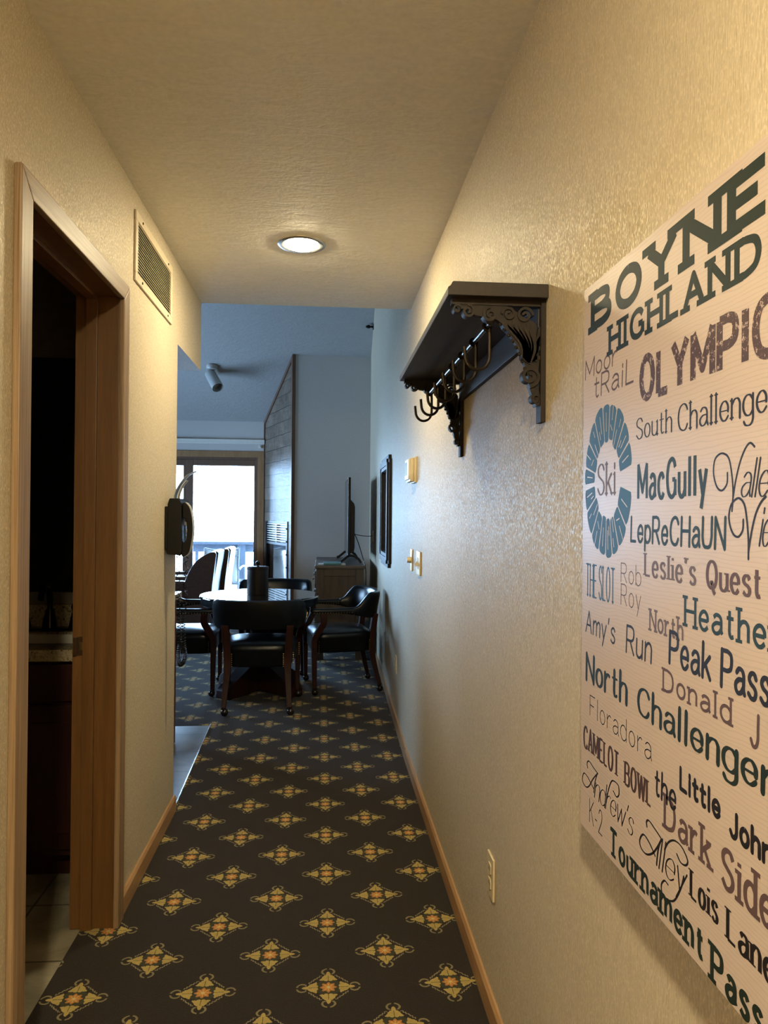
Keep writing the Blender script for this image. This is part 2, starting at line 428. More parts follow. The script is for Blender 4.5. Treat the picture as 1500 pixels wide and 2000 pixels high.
# left wall with the bathroom doorway
DY0, DY1, DZ = 1.70, 2.525, 2.105
b = MB(); b.box(XW, XL, -1.6, DY0, -.06, ZC); b.box(XW, XL, DY0, DY1, DZ, ZC); b.box(XW, XL, DY1, YE, -.06, ZC)
struct(b.build('wall_left', 'wallpaper', smooth=False))
b = MB(); b.box(-4.5, XW, YE-.10, YE, -.06, ZC)
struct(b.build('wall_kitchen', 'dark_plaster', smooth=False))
b = MB(); b.box(XW, XL, YE, YH, 2.150, ZC)
struct(b.build('wall_header', 'wallpaper', smooth=False), 'wallpapered header above the kitchen opening')
b = MB(); b.box(-4.5, XW, YE, YH, 2.155, ZC)
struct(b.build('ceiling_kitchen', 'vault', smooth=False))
b = MB(); b.box(-4.5, XW, YH-.012, YH+.004, 2.150, 2.172)
struct(b.build('trim_2', 'white_plastic', smooth=False), 'pale edge bead of the kitchen ceiling')
b = MB(); b.box(-2.5, XW, .75, .85, -.06, ZC); b.box(-2.5, -2.4, .85, YE-.1, -.06, ZC)
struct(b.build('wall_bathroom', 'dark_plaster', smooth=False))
b = MB(); b.box(XW, XR+.02, -1.72, -1.6, -.06, ZC)
struct(b.build('wall_entry', 'wallpaper', smooth=False))
# hall ceiling with round openings is a slab; the lamps sit under it
b = MB(); b.box(-4.5, XR, -1.72, YH, ZC, ZC+.14)
struct(b.build('ceiling', 'ceiling', smooth=False))
b = MB(); b.box(-4.5, XR, YH-.12, YH, ZC+.14, 5.6)
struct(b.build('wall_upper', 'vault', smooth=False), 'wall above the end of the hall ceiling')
b = MB(); b.prism([(YH-.12, zceil(YH-.12)), (YF+.15, zceil(YF+.15)), (YF+.15, zceil(YF+.15)+.15), (YH-.12, zceil(YH-.12)+.15)], 'x', -4.6, XRL+.1)
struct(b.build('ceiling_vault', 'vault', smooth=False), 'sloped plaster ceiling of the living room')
WY0, WY1, WZ0, WZ1 = 6.4, 9.0, .90, 2.00
b = MB(); b.box(-4.62, -4.5, YE, WY0, -.06, 6.0); b.box(-4.62, -4.5, WY1, YF+.12, -.06, 6.0); b.box(-4.62, -4.5, WY0, WY1, -.06, WZ0); b.box(-4.62, -4.5, WY0, WY1, WZ1, 6.0)
struct(b.build('wall_living', 'vault', smooth=False))
wn = sthing('added_window_1', 'wide side window out of view, added to brighten the living room')  # unseen window, added so more daylight reaches the grey wall
b = MB(); f_ = .07
b.box(-4.60, -4.48, WY0, WY0+f_, WZ0, WZ1); b.box(-4.60, -4.48, WY1-f_, WY1, WZ0, WZ1); b.box(-4.60, -4.48, WY0+f_, WY1-f_, WZ0, WZ0+f_); b.box(-4.60, -4.48, WY0+f_, WY1-f_, WZ1-f_, WZ1); b.box(-4.58, -4.50, (WY0+WY1)/2-.03, (WY0+WY1)/2+.03, WZ0+f_, WZ1-f_)
b.build('added_window_frame', 'pine_dark', wn)
MB().box(-4.545, -4.539, WY0+f_, WY1-f_, WZ0+f_, WZ1-f_).build('pane', 'glass', wn, smooth=False)
pl = bpy.data.lights.new('daylight_portal', 'AREA'); pl.shape = 'RECTANGLE'; pl.size = WZ1-WZ0; pl.size_y = WY1-WY0; pl.cycles.is_portal = True
po = bpy.data.objects.new('daylight_portal', pl); C.objects.link(po); po.location = (-4.625, (WY0+WY1)/2, (WZ0+WZ1)/2); po.rotation_euler = (0, -PI/2, 0)
# far wall around the sliding door
OX0, OX1, OZ = -2.70, -.875, 2.105
b = MB(); b.box(-4.5, OX0, YF, YF+.12, -.06, ZF); b.box(OX1, XRL, YF, YF+.12, -.06, ZF); b.box(OX0, OX1, YF, YF+.12, OZ, ZF); b.box(OX0, OX1, YF, YF+.12, -.06, .02)
struct(b.build('wall_far', 'grey_wall', smooth=False))
# fireplace chase: grey front, plank clad side
CN, CF = (-.352, YG), (-.765, YF)
b = MB(); vs = [(CN[0], CN[1]), (XRL, YG), (XRL, YF), (CF[0], CF[1])]
b.hexa([(x, y, -.06) for x, y in vs], [(x, y, zceil(y)) for x, y in vs])
struct(b.build('wall_chase', 'grey_wall', smooth=False), 'grey wallpapered fireplace chase')
dv = Vector((CF[0]-CN[0], CF[1]-CN[1], 0)); DL = dv.length; dv.normalize(); nv = Vector((-dv.y, dv.x, 0))
if nv.x > 0: nv = -nv
def ch(s, o, z): p = Vector((CN[0], CN[1], 0))+dv*s+nv*o; return (p.x, p.y, z)
def chy(s): return CN[1]+dv.y*s
def chbox(mb, s0, s1, o0, o1, z0, z1, sl=False):
    zz = lambda s: min(z1, zceil(chy(s))-.001) if sl else z1
    return mb.hexa([ch(s0, o0, z0), ch(s1, o0, z0), ch(s1, o1, z0), ch(s0, o1, z0)], [ch(s0, o0, zz(s0)), ch(s1, o0, zz(s1)), ch(s1, o1, zz(s1)), ch(s0, o1, zz(s0))])
b = MB(); IS0, IS1, IZ0, IZ1 = .16, DL-.10, .30, 1.285
chbox(b, .03, IS0, 0, .025, 0, 9, True); chbox(b, IS1, DL-.02, 0, .025, 0, 9, True)
chbox(b, IS0, IS1, 0, .025, IZ1, 9, True); chbox(b, IS0, IS1, 0, .025, 0, IZ0)
struct(b.build('wall_plank_cladding', 'planks', smooth=False), 'weathered plank cladding around the fireplace')
b = MB(); chbox(b, -.012, .03, -.0, .04, 0, 9, True)
struct(b.build('trim_3', 'pine_dark', smooth=False), 'brown corner board of the fireplace chase')
b = MB(); chbox(b, DL-.025, DL, 0, .04, 0, 9, True)
struct(b.build('trim_4', 'pine_dark', smooth=False), 'brown edge board beside the sliding door')
b = MB(); z0, z1 = zceil(chy(.03)), zceil(chy(DL-.02))
b.hexa([ch(.03, .025, z0-.05), ch(DL-.02, .025, z1-.05), ch(DL-.02, .04, z1-.05), ch(.03, .04, z0-.05)], [ch(.03, .025, z0-.002), ch(DL-.02, .025, z1-.002), ch(DL-.02, .04, z1-.002), ch(.03, .04, z0-.002)])
struct(b.build('trim_5', 'pine_dark', smooth=False), 'brown sloped board under the ceiling')
# fireplace insert
t = thing('fireplace_insert', 'black fireplace insert with louvred top and glass front set in plank cladding', 'fireplace')
b = MB(); chbox(b, IS0, IS0+.05, -.0, .035, IZ0, IZ1); chbox(b, IS1-.07, IS1, 0, .035, IZ0, IZ1); chbox(b, IS0+.05, IS1-.07, 0, .035, IZ1-.02, IZ1); chbox(b, IS0+.05, IS1-.07, 0, .035, IZ0, IZ0+.2); chbox(b, IS0+.05, IS1-.07, 0, .035, 1.00, 1.03)
b.build('frame', 'black_plastic', t)
b = MB()
for k in range(8):
    z = 1.042+k*.029; chbox(b, IS0+.06, IS1-.08, .006, .03, z, z+.014)
chbox(b, (IS0+IS1)/2-.02, (IS0+IS1)/2, .006, .031, 1.03, 1.26)
b.build('louvre', 'steel', t)
b = MB(); chbox(b, IS0+.05, IS1-.07, .002, .012, IZ0+.2, 1.0); b.build('glass_door', 'fire_glass', t)
for k in range(6): MB().ball(ch(IS0+.02, .037, .45+k*.15), .011, 8).build('rivet', 'black_plastic', t)
b = MB(); chbox(b, IS0+.05, IS1-.07, .0005, .005, 1.03, IZ1-.02); b.build('backing', 'black_plastic', t)

# ------------------------------------------------------------------ sliding glass door
t = sthing('door_2', 'wood framed sliding glass door to the snowy deck')
b = MB(); cw = .08
b.box(OX1, OX1+cw, YF-.025, YF, 0, OZ+cw); b.box(OX0-cw, OX0, YF-.025, YF, 0, OZ+cw); b.box(OX0, OX1, YF-.025, YF, OZ, OZ+cw)
b.build('casing', 'pine', t, .004)
b = MB(); b.box(OX1-.025, OX1, YF, YF+.12, .02, OZ); b.box(OX0, OX0+.025, YF, YF+.12, .02, OZ); b.box(OX0+.025, OX1-.025, YF, YF+.12, OZ-.03, OZ); b.box(OX0+.025, OX1-.025, YF, YF+.12, .02, .05)
b.build('jamb', 'pine_dark', t, .003)
def panel(x0, x1, y, sl, sr):
    b = MB(); z0, z1 = .05, OZ-.03
    b.box(x0, x0+sl, y, y+.04, z0, z1); b.box(x1-sr, x1, y, y+.04, z0, z1); b.box(x0+sl, x1-sr, y, y+.04, z1-.08, z1); b.box(x0+sl, x1-sr, y, y+.04, z0, z0+.12)
    f = b.build('sash', 'pine_dark', t, .003)
    g = MB().box(x0+sl, x1-sr, y+.017, y+.023, z0+.12, z1-.08).build('pane', 'glass', f, smooth=False)
panel(-1.79, OX1-.025, YF+.012, .085, .025)
panel(OX0+.025, -1.745, YF+.062, .06, .095)
b = MB(); b.box(-2.85, -.79, YF-.055, YF-.001, 2.300, 2.335); b.box(-2.85, -.79, YF-.055, YF-.05, 2.275, 2.3)
tag(b.build('blind_headrail', 'white_plastic', None, .004), 'long white blind headrail above the sliding glass door', 'headrail')
b = MB(); b.box(-.87, -.83, YF-.014, YF-.0005, 2.23, 2.27); b.box(-.86, -.84, YF-.02, YF-.014, 2.24, 2.26)
tag(b.build('wall_sensor', 'white_plastic', None, .002), 'small white square sensor on wall below the blind headrail', 'sensor')

# sampling portal for the daylight in the door opening (emits nothing itself)
pl = bpy.data.lights.new('daylight_portal', 'AREA'); pl.shape = 'RECTANGLE'; pl.size = OX1-OX0; pl.size_y = OZ
pl.cycles.is_portal = True
po = bpy.data.objects.new('daylight_portal', pl); C.objects.link(po); po.location = ((OX0+OX1)/2, YF+.125, OZ/2); po.rotation_euler = (-PI/2, 0, 0)

# ------------------------------------------------------------------ bathroom door frame
t = sthing('door_1', 'oak cased bathroom doorway')
CY0, CY1, IY0, IY1, IZ, OZ1 = 1.665, 2.560, 1.732, 2.495, 2.078, 2.136
def casing(mb):
    th = .018; x0 = XL; x1 = XL+th
    for poly in ([(CY0, 0), (IY0, 0), (IY0, IZ), (CY0, OZ1)], [(IY1, 0), (CY1, 0), (CY1, OZ1), (IY1, IZ)]):
        mb.prism(poly, 'x', x0, x1)
casing(b := MB()); b.build('casing', 'oak_light', t, .004)
MB().prism([(CY0, OZ1), (IY0, IZ), (IY1, IZ), (CY1, OZ1)], 'x', XL, XL+.018).build('head_casing', 'oak_head', t, .004)
b = MB(); jx0 = XW-.006
b.box(jx0, XL, IY1+.006, IY1+.03, 0, IZ+.03); b.box(jx0, XL, IY0-.03, IY0-.006, 0, IZ+.03); b.box(jx0, XL, IY0-.006, IY1+.006, IZ+.006, IZ+.03)
b.build('jamb', 'oak_dark', t, .002)
b = MB(); s0, s1 = XL-.105, XL-.068
b.box(s0, s1, IY1-.006, IY1+.006, 0, IZ); b.box(s0, s1, IY0-.006, IY0+.006, 0, IZ); b.box(s0, s1, IY0-.006, IY1+.006, IZ-.006, IZ+.006)
b.build('door_stop', 'oak_dark', t, .002)
b = MB(); b.box(XL-.125, XL-.098, IY1+.0035, IY1+.0065, .900, .962); b.box(XL-.135, XL-.123, IY1-.006, IY1+.005, .902, .960)
b.build('strike_plate', 'iron_plate', t, .001)
b = MB(); b.box(XL-.117, XL-.108, IY1+.002, IY1+.004, .918, .944); b.build('strike_hole', 'brass', t, .001)

# ------------------------------------------------------------------ baseboards
b = MB(); prof = lambda x, d, h: [(x, 0), (x+d, 0), (x+d, h-.012), (x+d*.5, h), (x, h)]
b.prism([(XR, 0), (XR-.012, 0), (XR-.012, .060), (XR-.006, .072), (XR, .072)], 'y', -1.6, 4.1)
b.hexa([(XR-.012, 4.1, 0), (XR, 4.1, 0), (XRL, YG, 0), (XRL-.012, YG, 0)], [(XR-.010, 4.1, .072), (XR, 4.1, .072), (XRL, YG, .072), (XRL-.010, YG, .072)])
struct(b.build('baseboard_right', 'oak_y', smooth=False))
b = MB(); pr = [(XL, 0), (XL+.012, 0), (XL+.012, .060), (XL+.006, .072), (XL, .072)]
b.prism(pr, 'y', -1.6, CY0); b.prism(pr, 'y', CY1, YE+.012)
struct(b.build('baseboard_left', 'oak_y', smooth=False))

# ------------------------------------------------------------------ recessed ceiling lights
def downlight(loc, label, lamp):
    t = thing('recessed_light', label, 'ceiling light', loc, 0)
    b = MB(); b.lathe([(.066, 0), (.072, -.004), (.094, -.007), (.101, -.003), (.102, 0)], n=48); b.build('trim_ring', 'nickel', t)
    b = MB(); b.lathe([(.0005, -.0005), (.066, -.0005), (.066, -.006), (.058, -.011), (.045, -.0145), (.025, -.017), (.0005, -.018)], n=48); b.build('diffuser', lamp, t)
    return t
downlight((-.110, 3.155, ZC), 'lit round recessed downlight with nickel ring in the hall ceiling', 'lamp')
downlight((-.110, -.35, ZC), 'recessed ceiling downlight above the entry behind the viewer', 'entry_lamp')

# ------------------------------------------------------------------ air vent on the left wall
t = thing('air_vent', 'cream metal air return grille high on the left wall', 'vent', (XL, 2.985, 2.323))
yw, zh = .313, .126
b = MB(); f = .032
for y0, y1, z0, z1 in ((-yw, yw, zh-f, zh), (-yw, yw, -zh, -zh+f), (-yw, -yw+f, -zh+f, zh-f), (yw-f, yw, -zh+f, zh-f)): b.box(0, .008, y0, y1, z0, z1)
b.build('frame', 'vent', t, .002)
b = MB().box(.0, .001, -yw+f, yw-f, -zh+f, zh-f); b.build('backing', 'vent_dark', t, smooth=False)
b = MB(); n = 17
for k in range(n):
    z = -zh+f+(k+.5)*(2*zh-2*f)/n
    b.hexa([(.001, -yw+f, z+.002), (.007, -yw+f, z-.004), (.007, yw-f, z-.004), (.001, yw-f, z+.002)], [(.001, -yw+f, z+.0035), (.007, -yw+f, z-.0025), (.007, yw-f, z-.0025), (.001, yw-f, z+.0035)])
b.build('louvre', 'vent', t, smooth=False)
for y in (-.22, .22):
    for z in (-zh+f/2, zh-f/2): MB().lathe([(.0005, .0081), (.005, .0081), (.004, .0105), (.0005, .011)], (0, y, z), 10, 'x').build('screw', 'bronze', t)

# ------------------------------------------------------------------ wall shelf with iron brackets and hooks
SY0, SY1, SZ = 1.535, 2.515, 1.832
t = thing('wall_shelf', 'dark wooden wall shelf on scrolled cast iron brackets with a row of hooks', 'shelf', (XR, 0, 0))
D = .215
b = MB(); b.prism([(0, SZ), (-D, SZ), (-D, SZ+.018), (-D+.006, SZ+.021), (-D+.010, SZ+.030), (0, SZ+.030)], 'y', SY0-.012, SY1+.012)
b.build('board', 'shelf_wood', t, .0025)
b = MB(); b.box(-.014, 0, SY0+.02, SY1-.02, SZ-.07, SZ); b.build('backboard', 'shelf_wood', t, .002)
def bracket(y):
    th = .016; b = MB(); top, bot = SZ, 1.592
    b.box(-.011, 0, y-.017, y+.017, bot-.02, top)                 # wall flange
    b.box(-D+.012, 0, y-.010, y+.010, top-.012, top)              # upper flange
    # spine: an arch of leaf work from the wall foot up to the front tip
    outer = catmull([(-.012, bot+.02), (-.030, bot+.045), (-.038, bot+.085), (-.052, bot+.125), (-.075, bot+.165), (-.105, bot+.198), (-.150, bot+.206), (-.178, bot+.220), (-D+.022, top-.012)], 6)
    inner = catmull([(-.010, bot+.03), (-.015, bot+.075), (-.012, bot+.115), (-.019, bot+.155), (-.020, bot+.190), (-.046, bot+.205), (-.085, bot+.228), (-.130, top-.010), (-D+.030, top-.010)], 6)
    n = len(outer)
    for i in range(n-1):
        q = [outer[i], outer[i+1], inner[i+1], inner[i]]
        b.hexa([(p[0], y-th/2, p[1]) for p in q], [(p[0], y+th/2, p[1]) for p in q])
    def scroll(c, r, turns, a0, w=.004, sgn=1):
        pts = []
        for k in range(int(turns*14)+1):
            u = k/(turns*14); a = a0+sgn*u*turns*2*PI; rr = r*(1-.8*u); pts.append((c[0]+rr*math.cos(a), y, c[1]+rr*math.sin(a)))
        b.bar(pts, w*1.6, th*1.5, (0, 1, 0))
    scroll((-.033, bot+.078), .022, 1.6, -PI/2); scroll((-.020, bot+.030), .013, 1.4, -PI/2)
    scroll((-.120, top-.032), .016, 1.6, PI/2, .0035); scroll((-.168, top-.026), .014, 1.5, PI/2, .0035, -1); scroll((-.045, top-.032), .018, 1.5, 0, .0035)
    scroll((-.080, top-.030), .015, 1.4, PI, .0035, -1); scroll((-D+.024, top-.022), .010, 1.3, 0, .003)
    for k in range(6):                                             # acanthus leaf blades
        a = k/5; x0, z0 = -.036-.010*a, bot+.105+.012*a
        b.bar(catmull([(x0, y, z0), (x0+.012-.02*a, y, z0+.035), (x0+.004-.052*a, y, z0+.075+.020*a*0)], 5), [.010]*10+[.004], th*1.35, (0, 1, 0))
    for k in range(4):
        a = k/3; b.bar(catmull([(-.034+.004*k, y, bot+.110), (-.020+.002*k, y, bot+.118+.016*k), (-.009, y, bot+.118+.022*k)], 4), .008, th*1.3, (0, 1, 0))
    for p in catmull([(-.040, bot+.085), (-.056, bot+.128), (-.080, bot+.168), (-.110, bot+.200), (-.155, bot+.210)], 3): b.ball((p[0]+.003, y, p[1]), .005, 8)
    b.ball((-.006, y, top-.075), .011, 10); b.ball((-.118, y, bot+.200), .012, 10)
    return b.build('bracket', 'iron', t, angle=30)
for y in (SY0+.022, SY1-.022): bracket(y)
RX, RZ = -.118, SZ-.048
b = MB(); b.tube([(RX, SY0+.022, RZ), (RX, SY1-.022, RZ)], .0055, 12); b.build('rod', 'rod', t)
for k in range(7):
    y = SY0+.050+k*(SY1-SY0-.10)/6.0
    pts = [(RX+.004, y, RZ+.008), (RX+.006, y, RZ-.02), (RX+.006, y, RZ-.065)]
    pts += [(RX+.006-.027+.027*math.cos(a), y, RZ-.065-.030*math.sin(a)) for a in [PI*i/12 for i in range(1, 13)]]
    pts += [(RX-.049, y, RZ-.055), (RX-.050, y, RZ-.045)]
    b = MB(); b.tube(pts, .0042, 8); b.tube([(RX+.0085*math.cos(a), y, RZ+.0085*math.sin(a)) for a in [2*PI*i/12 for i in range(12)]], .003, 6, True)
    b.build('hook', 'rod', t)

# ------------------------------------------------------------------ wall plates, thermostat
t = thing('thermostat', 'cream thermostat box on the right wall above the switches', 'thermostat', (XR, 3.83, 1.607))
b = MB(); b.box(-.014, 0, -.085, .085, -.068, .066); b.build('back_plate', 'ivory', t, .003)
b = MB(); b.box(-.034, -.014, -.075, .085, -.062, .060); b.build('body', 'ivory', t, .004)
b = MB(); b.box(-.044, -.034, -.065, .085, -.050, .055); b.build('cover', 'white_plastic', t, .003)
b = MB(); b.box(-.0455, -.044, .0, .070, -.028, .040); b.build('display', 'black_plastic', t)
t = thing('dimmer_switch', 'brass wall plate with a round dimmer knob below the thermostat', 'switch', (XR, 3.915, 1.133))
b = MB(); b.box(-.008, 0, -.036, .036, -.058, .058); b.build('plate', 'gold_plate', t, .003)
b = MB(); b.lathe([(.0005, -.030), (.014, -.030), (.017, -.008), (.0005, -.008)], (0, 0, 0), 16, 'x'); b.build('knob', 'ivory', t)
t = thing('light_switch', 'brass double toggle switch plate beside the dimmer knob', 'switch', (XR, 3.60, 1.136))
b = MB(); b.box(-.010, 0, -.062, .062, -.058, .058); b.build('plate', 'gold_plate', t, .003)
for y in (-.024, .024):
    b = MB(); b.box(-.012, -.010, y-.012, y+.012, -.028, .028); b.hexa([(-.012, y-.005, -.008), (-.012, y+.005, -.008), (-.012, y+.005, .008), (-.012, y-.005, .008)], [(-.024, y-.004, -.016), (-.024, y+.004, -.016), (-.024, y+.004, -.006), (-.024, y-.004, -.006)])
    b.build('toggle', 'ivory', t)
def outlet(y, z, x, label):
    t = thing('wall_outlet', label, 'outlet', (x, y, z), 0, 'outlets low on the right wall')
    b = MB(); b.box(-.0065, 0, -.036, .036, -.0565, .0565); b.build('plate', 'ivory', t, .002)
    for dz in (-.020, .020):
        b = MB(); b.prism([(-.016, dz-.010), (-.010, dz-.015), (.010, dz-.015), (.016, dz-.010), (.016, dz+.010), (.010, dz+.015), (-.010, dz+.015), (-.016, dz+.010)], 'x', -.0085, -.0065)
        so = b.build('socket', 'ivory', t)
        b = MB(); b.box(-.0089, -.0085, -.007, -.005, dz-.004, dz+.006); b.box(-.0089, -.0085, .005, .007, dz-.004, dz+.005); b.build('slot', 'black_plastic', so)
    MB().lathe([(.0005, -.0085), (.003, -.008), (.003, -.0065), (.0005, -.0065)], (0, 0, 0), 8, 'x').build('screw', 'brass', t)
outlet(2.002, .382, XR, 'ivory wall outlet low on the right wall near the poster')
outlet(4.80, .396, xright(4.80), 'ivory wall outlet low on the right wall beside the table')

# ------------------------------------------------------------------ wall phone
t = thing('wall_phone', 'black wall telephone with coiled cord and curled paper cards on top', 'telephone', (XL, 3.315, 1.30))
b = MB(); b.box(0, .012, -.095, .105, -.085, .100); b.build('wall_plate', 'black_plastic', t, .003)
b = MB(); b.prism([(.012, -.105), (.066, -.110), (.074, -.095), (.070, .115), (.060, .135), (.020, .135), (.012, .11)], 'y', -.10, .10); b.build('body', 'black_plastic', t, .004)
b = MB(); prof = []
hp = catmull([(.078, -.118), (.100, -.100), (.110, -.060), (.116, 0), (.112, .055), (.101, .098), (.084, .118)], 6)
inn = [(.074, .116), (.074, .055), (.090, .045), (.093, 0), (.090, -.045), (.074, -.058), (.070, -.112)]
b.prism(hp+inn, 'y', -.088, -.040); b.build('handset', 'black_plastic', t, .004)
b = MB(); b.bar([(p[0]+.0012, -.064, p[1]) for p in hp], .044, .0015, (1, 0, 0)); b.build('handset_trim', 'steel', t)
b = MB(); b.box(.070, .076, -.030, .085, -.090, .095); kp = b.build('keypad', 'black_plastic', t, .002)
b = MB(); b.box(.074, .090, -.0405, -.038, .018, .052); b.build('label_card', 'label', t)
for r in range(4):
    for c_ in range(3): MB().box(.076, .079, -.012+c_*.03, .008+c_*.03, -.075+r*.03, -.058+r*.03).build('key', 'label', kp, .001)
def card(pts, w0, w1, name, mat):
    c = catmull(pts, 6); n = len(c); G = []
    for i, p in enumerate(c):
        a = w0+(w1-w0)*i/(n-1); G.append([(p[0], a*k/4-a/2-.02, p[1]) for k in range(5)])
    b = MB(); b.grid(G); o = b.build(name, mat, t)
    sm = o.modifiers.new('thickness', 'SOLIDIFY'); sm.thickness = .0012; return o
card([(.028, .10), (.030, .150), (.050, .195), (.080, .235), (.118, .256)], .09, .05, 'paper_card', 'card')
card([(.040, .10), (.044, .150), (.060, .190), (.080, .215)], .07, .05, 'paper_card', 'paper')
b = MB(); pts = []
def helix(path, r, turns):
    L = len(path); out = []; N = int(turns*10)
    for k in range(N+1):
        u = k/N*(L-1); i = min(int(u), L-2); f = u-i; p = Vector(path[i]).lerp(Vector(path[i+1]), f); a = k/10*2*PI
        tg = (Vector(path[i+1])-Vector(path[i])).normalized(); s1 = tg.cross(Vector((0, 1, 0))).normalized(); s2 = tg.cross(s1)
        rr = r*(1.0 if not callable(r) else 1)
        out.append(p+(s1*math.cos(a)+s2*math.sin(a))*rr)
    return out
dn = catmull([(.052, -.05, -.11), (.050, -.05, -.22), (.052, -.045, -.36), (.060, -.045, -.50)], 8)
b.tube(helix(dn[:13], .0085, 6), .0019, 6); b.tube(helix(dn[12:], .0085, 16), .0019, 6)
lo = catmull([(.060, -.045, -.50), (.054, -.045, -.545), (.058, -.045, -.585), (.073, -.045, -.580), (.082, -.045, -.545), (.075, -.045, -.49), (.072, -.045, -.40)], 8)
b.tube(helix(lo, .0085, 42), .0019, 6)
up = catmull([(.072, -.045, -.40), (.082, -.05, -.30), (.084, -.06, -.20), (.090, -.06, -.115)], 8)
b.tube(helix(up[:14], .0075, 9), .0019, 6); b.tube(helix(up[13:], .0075, 3), .0019, 6)
b.build('coiled_cord', 'black_plastic', t)

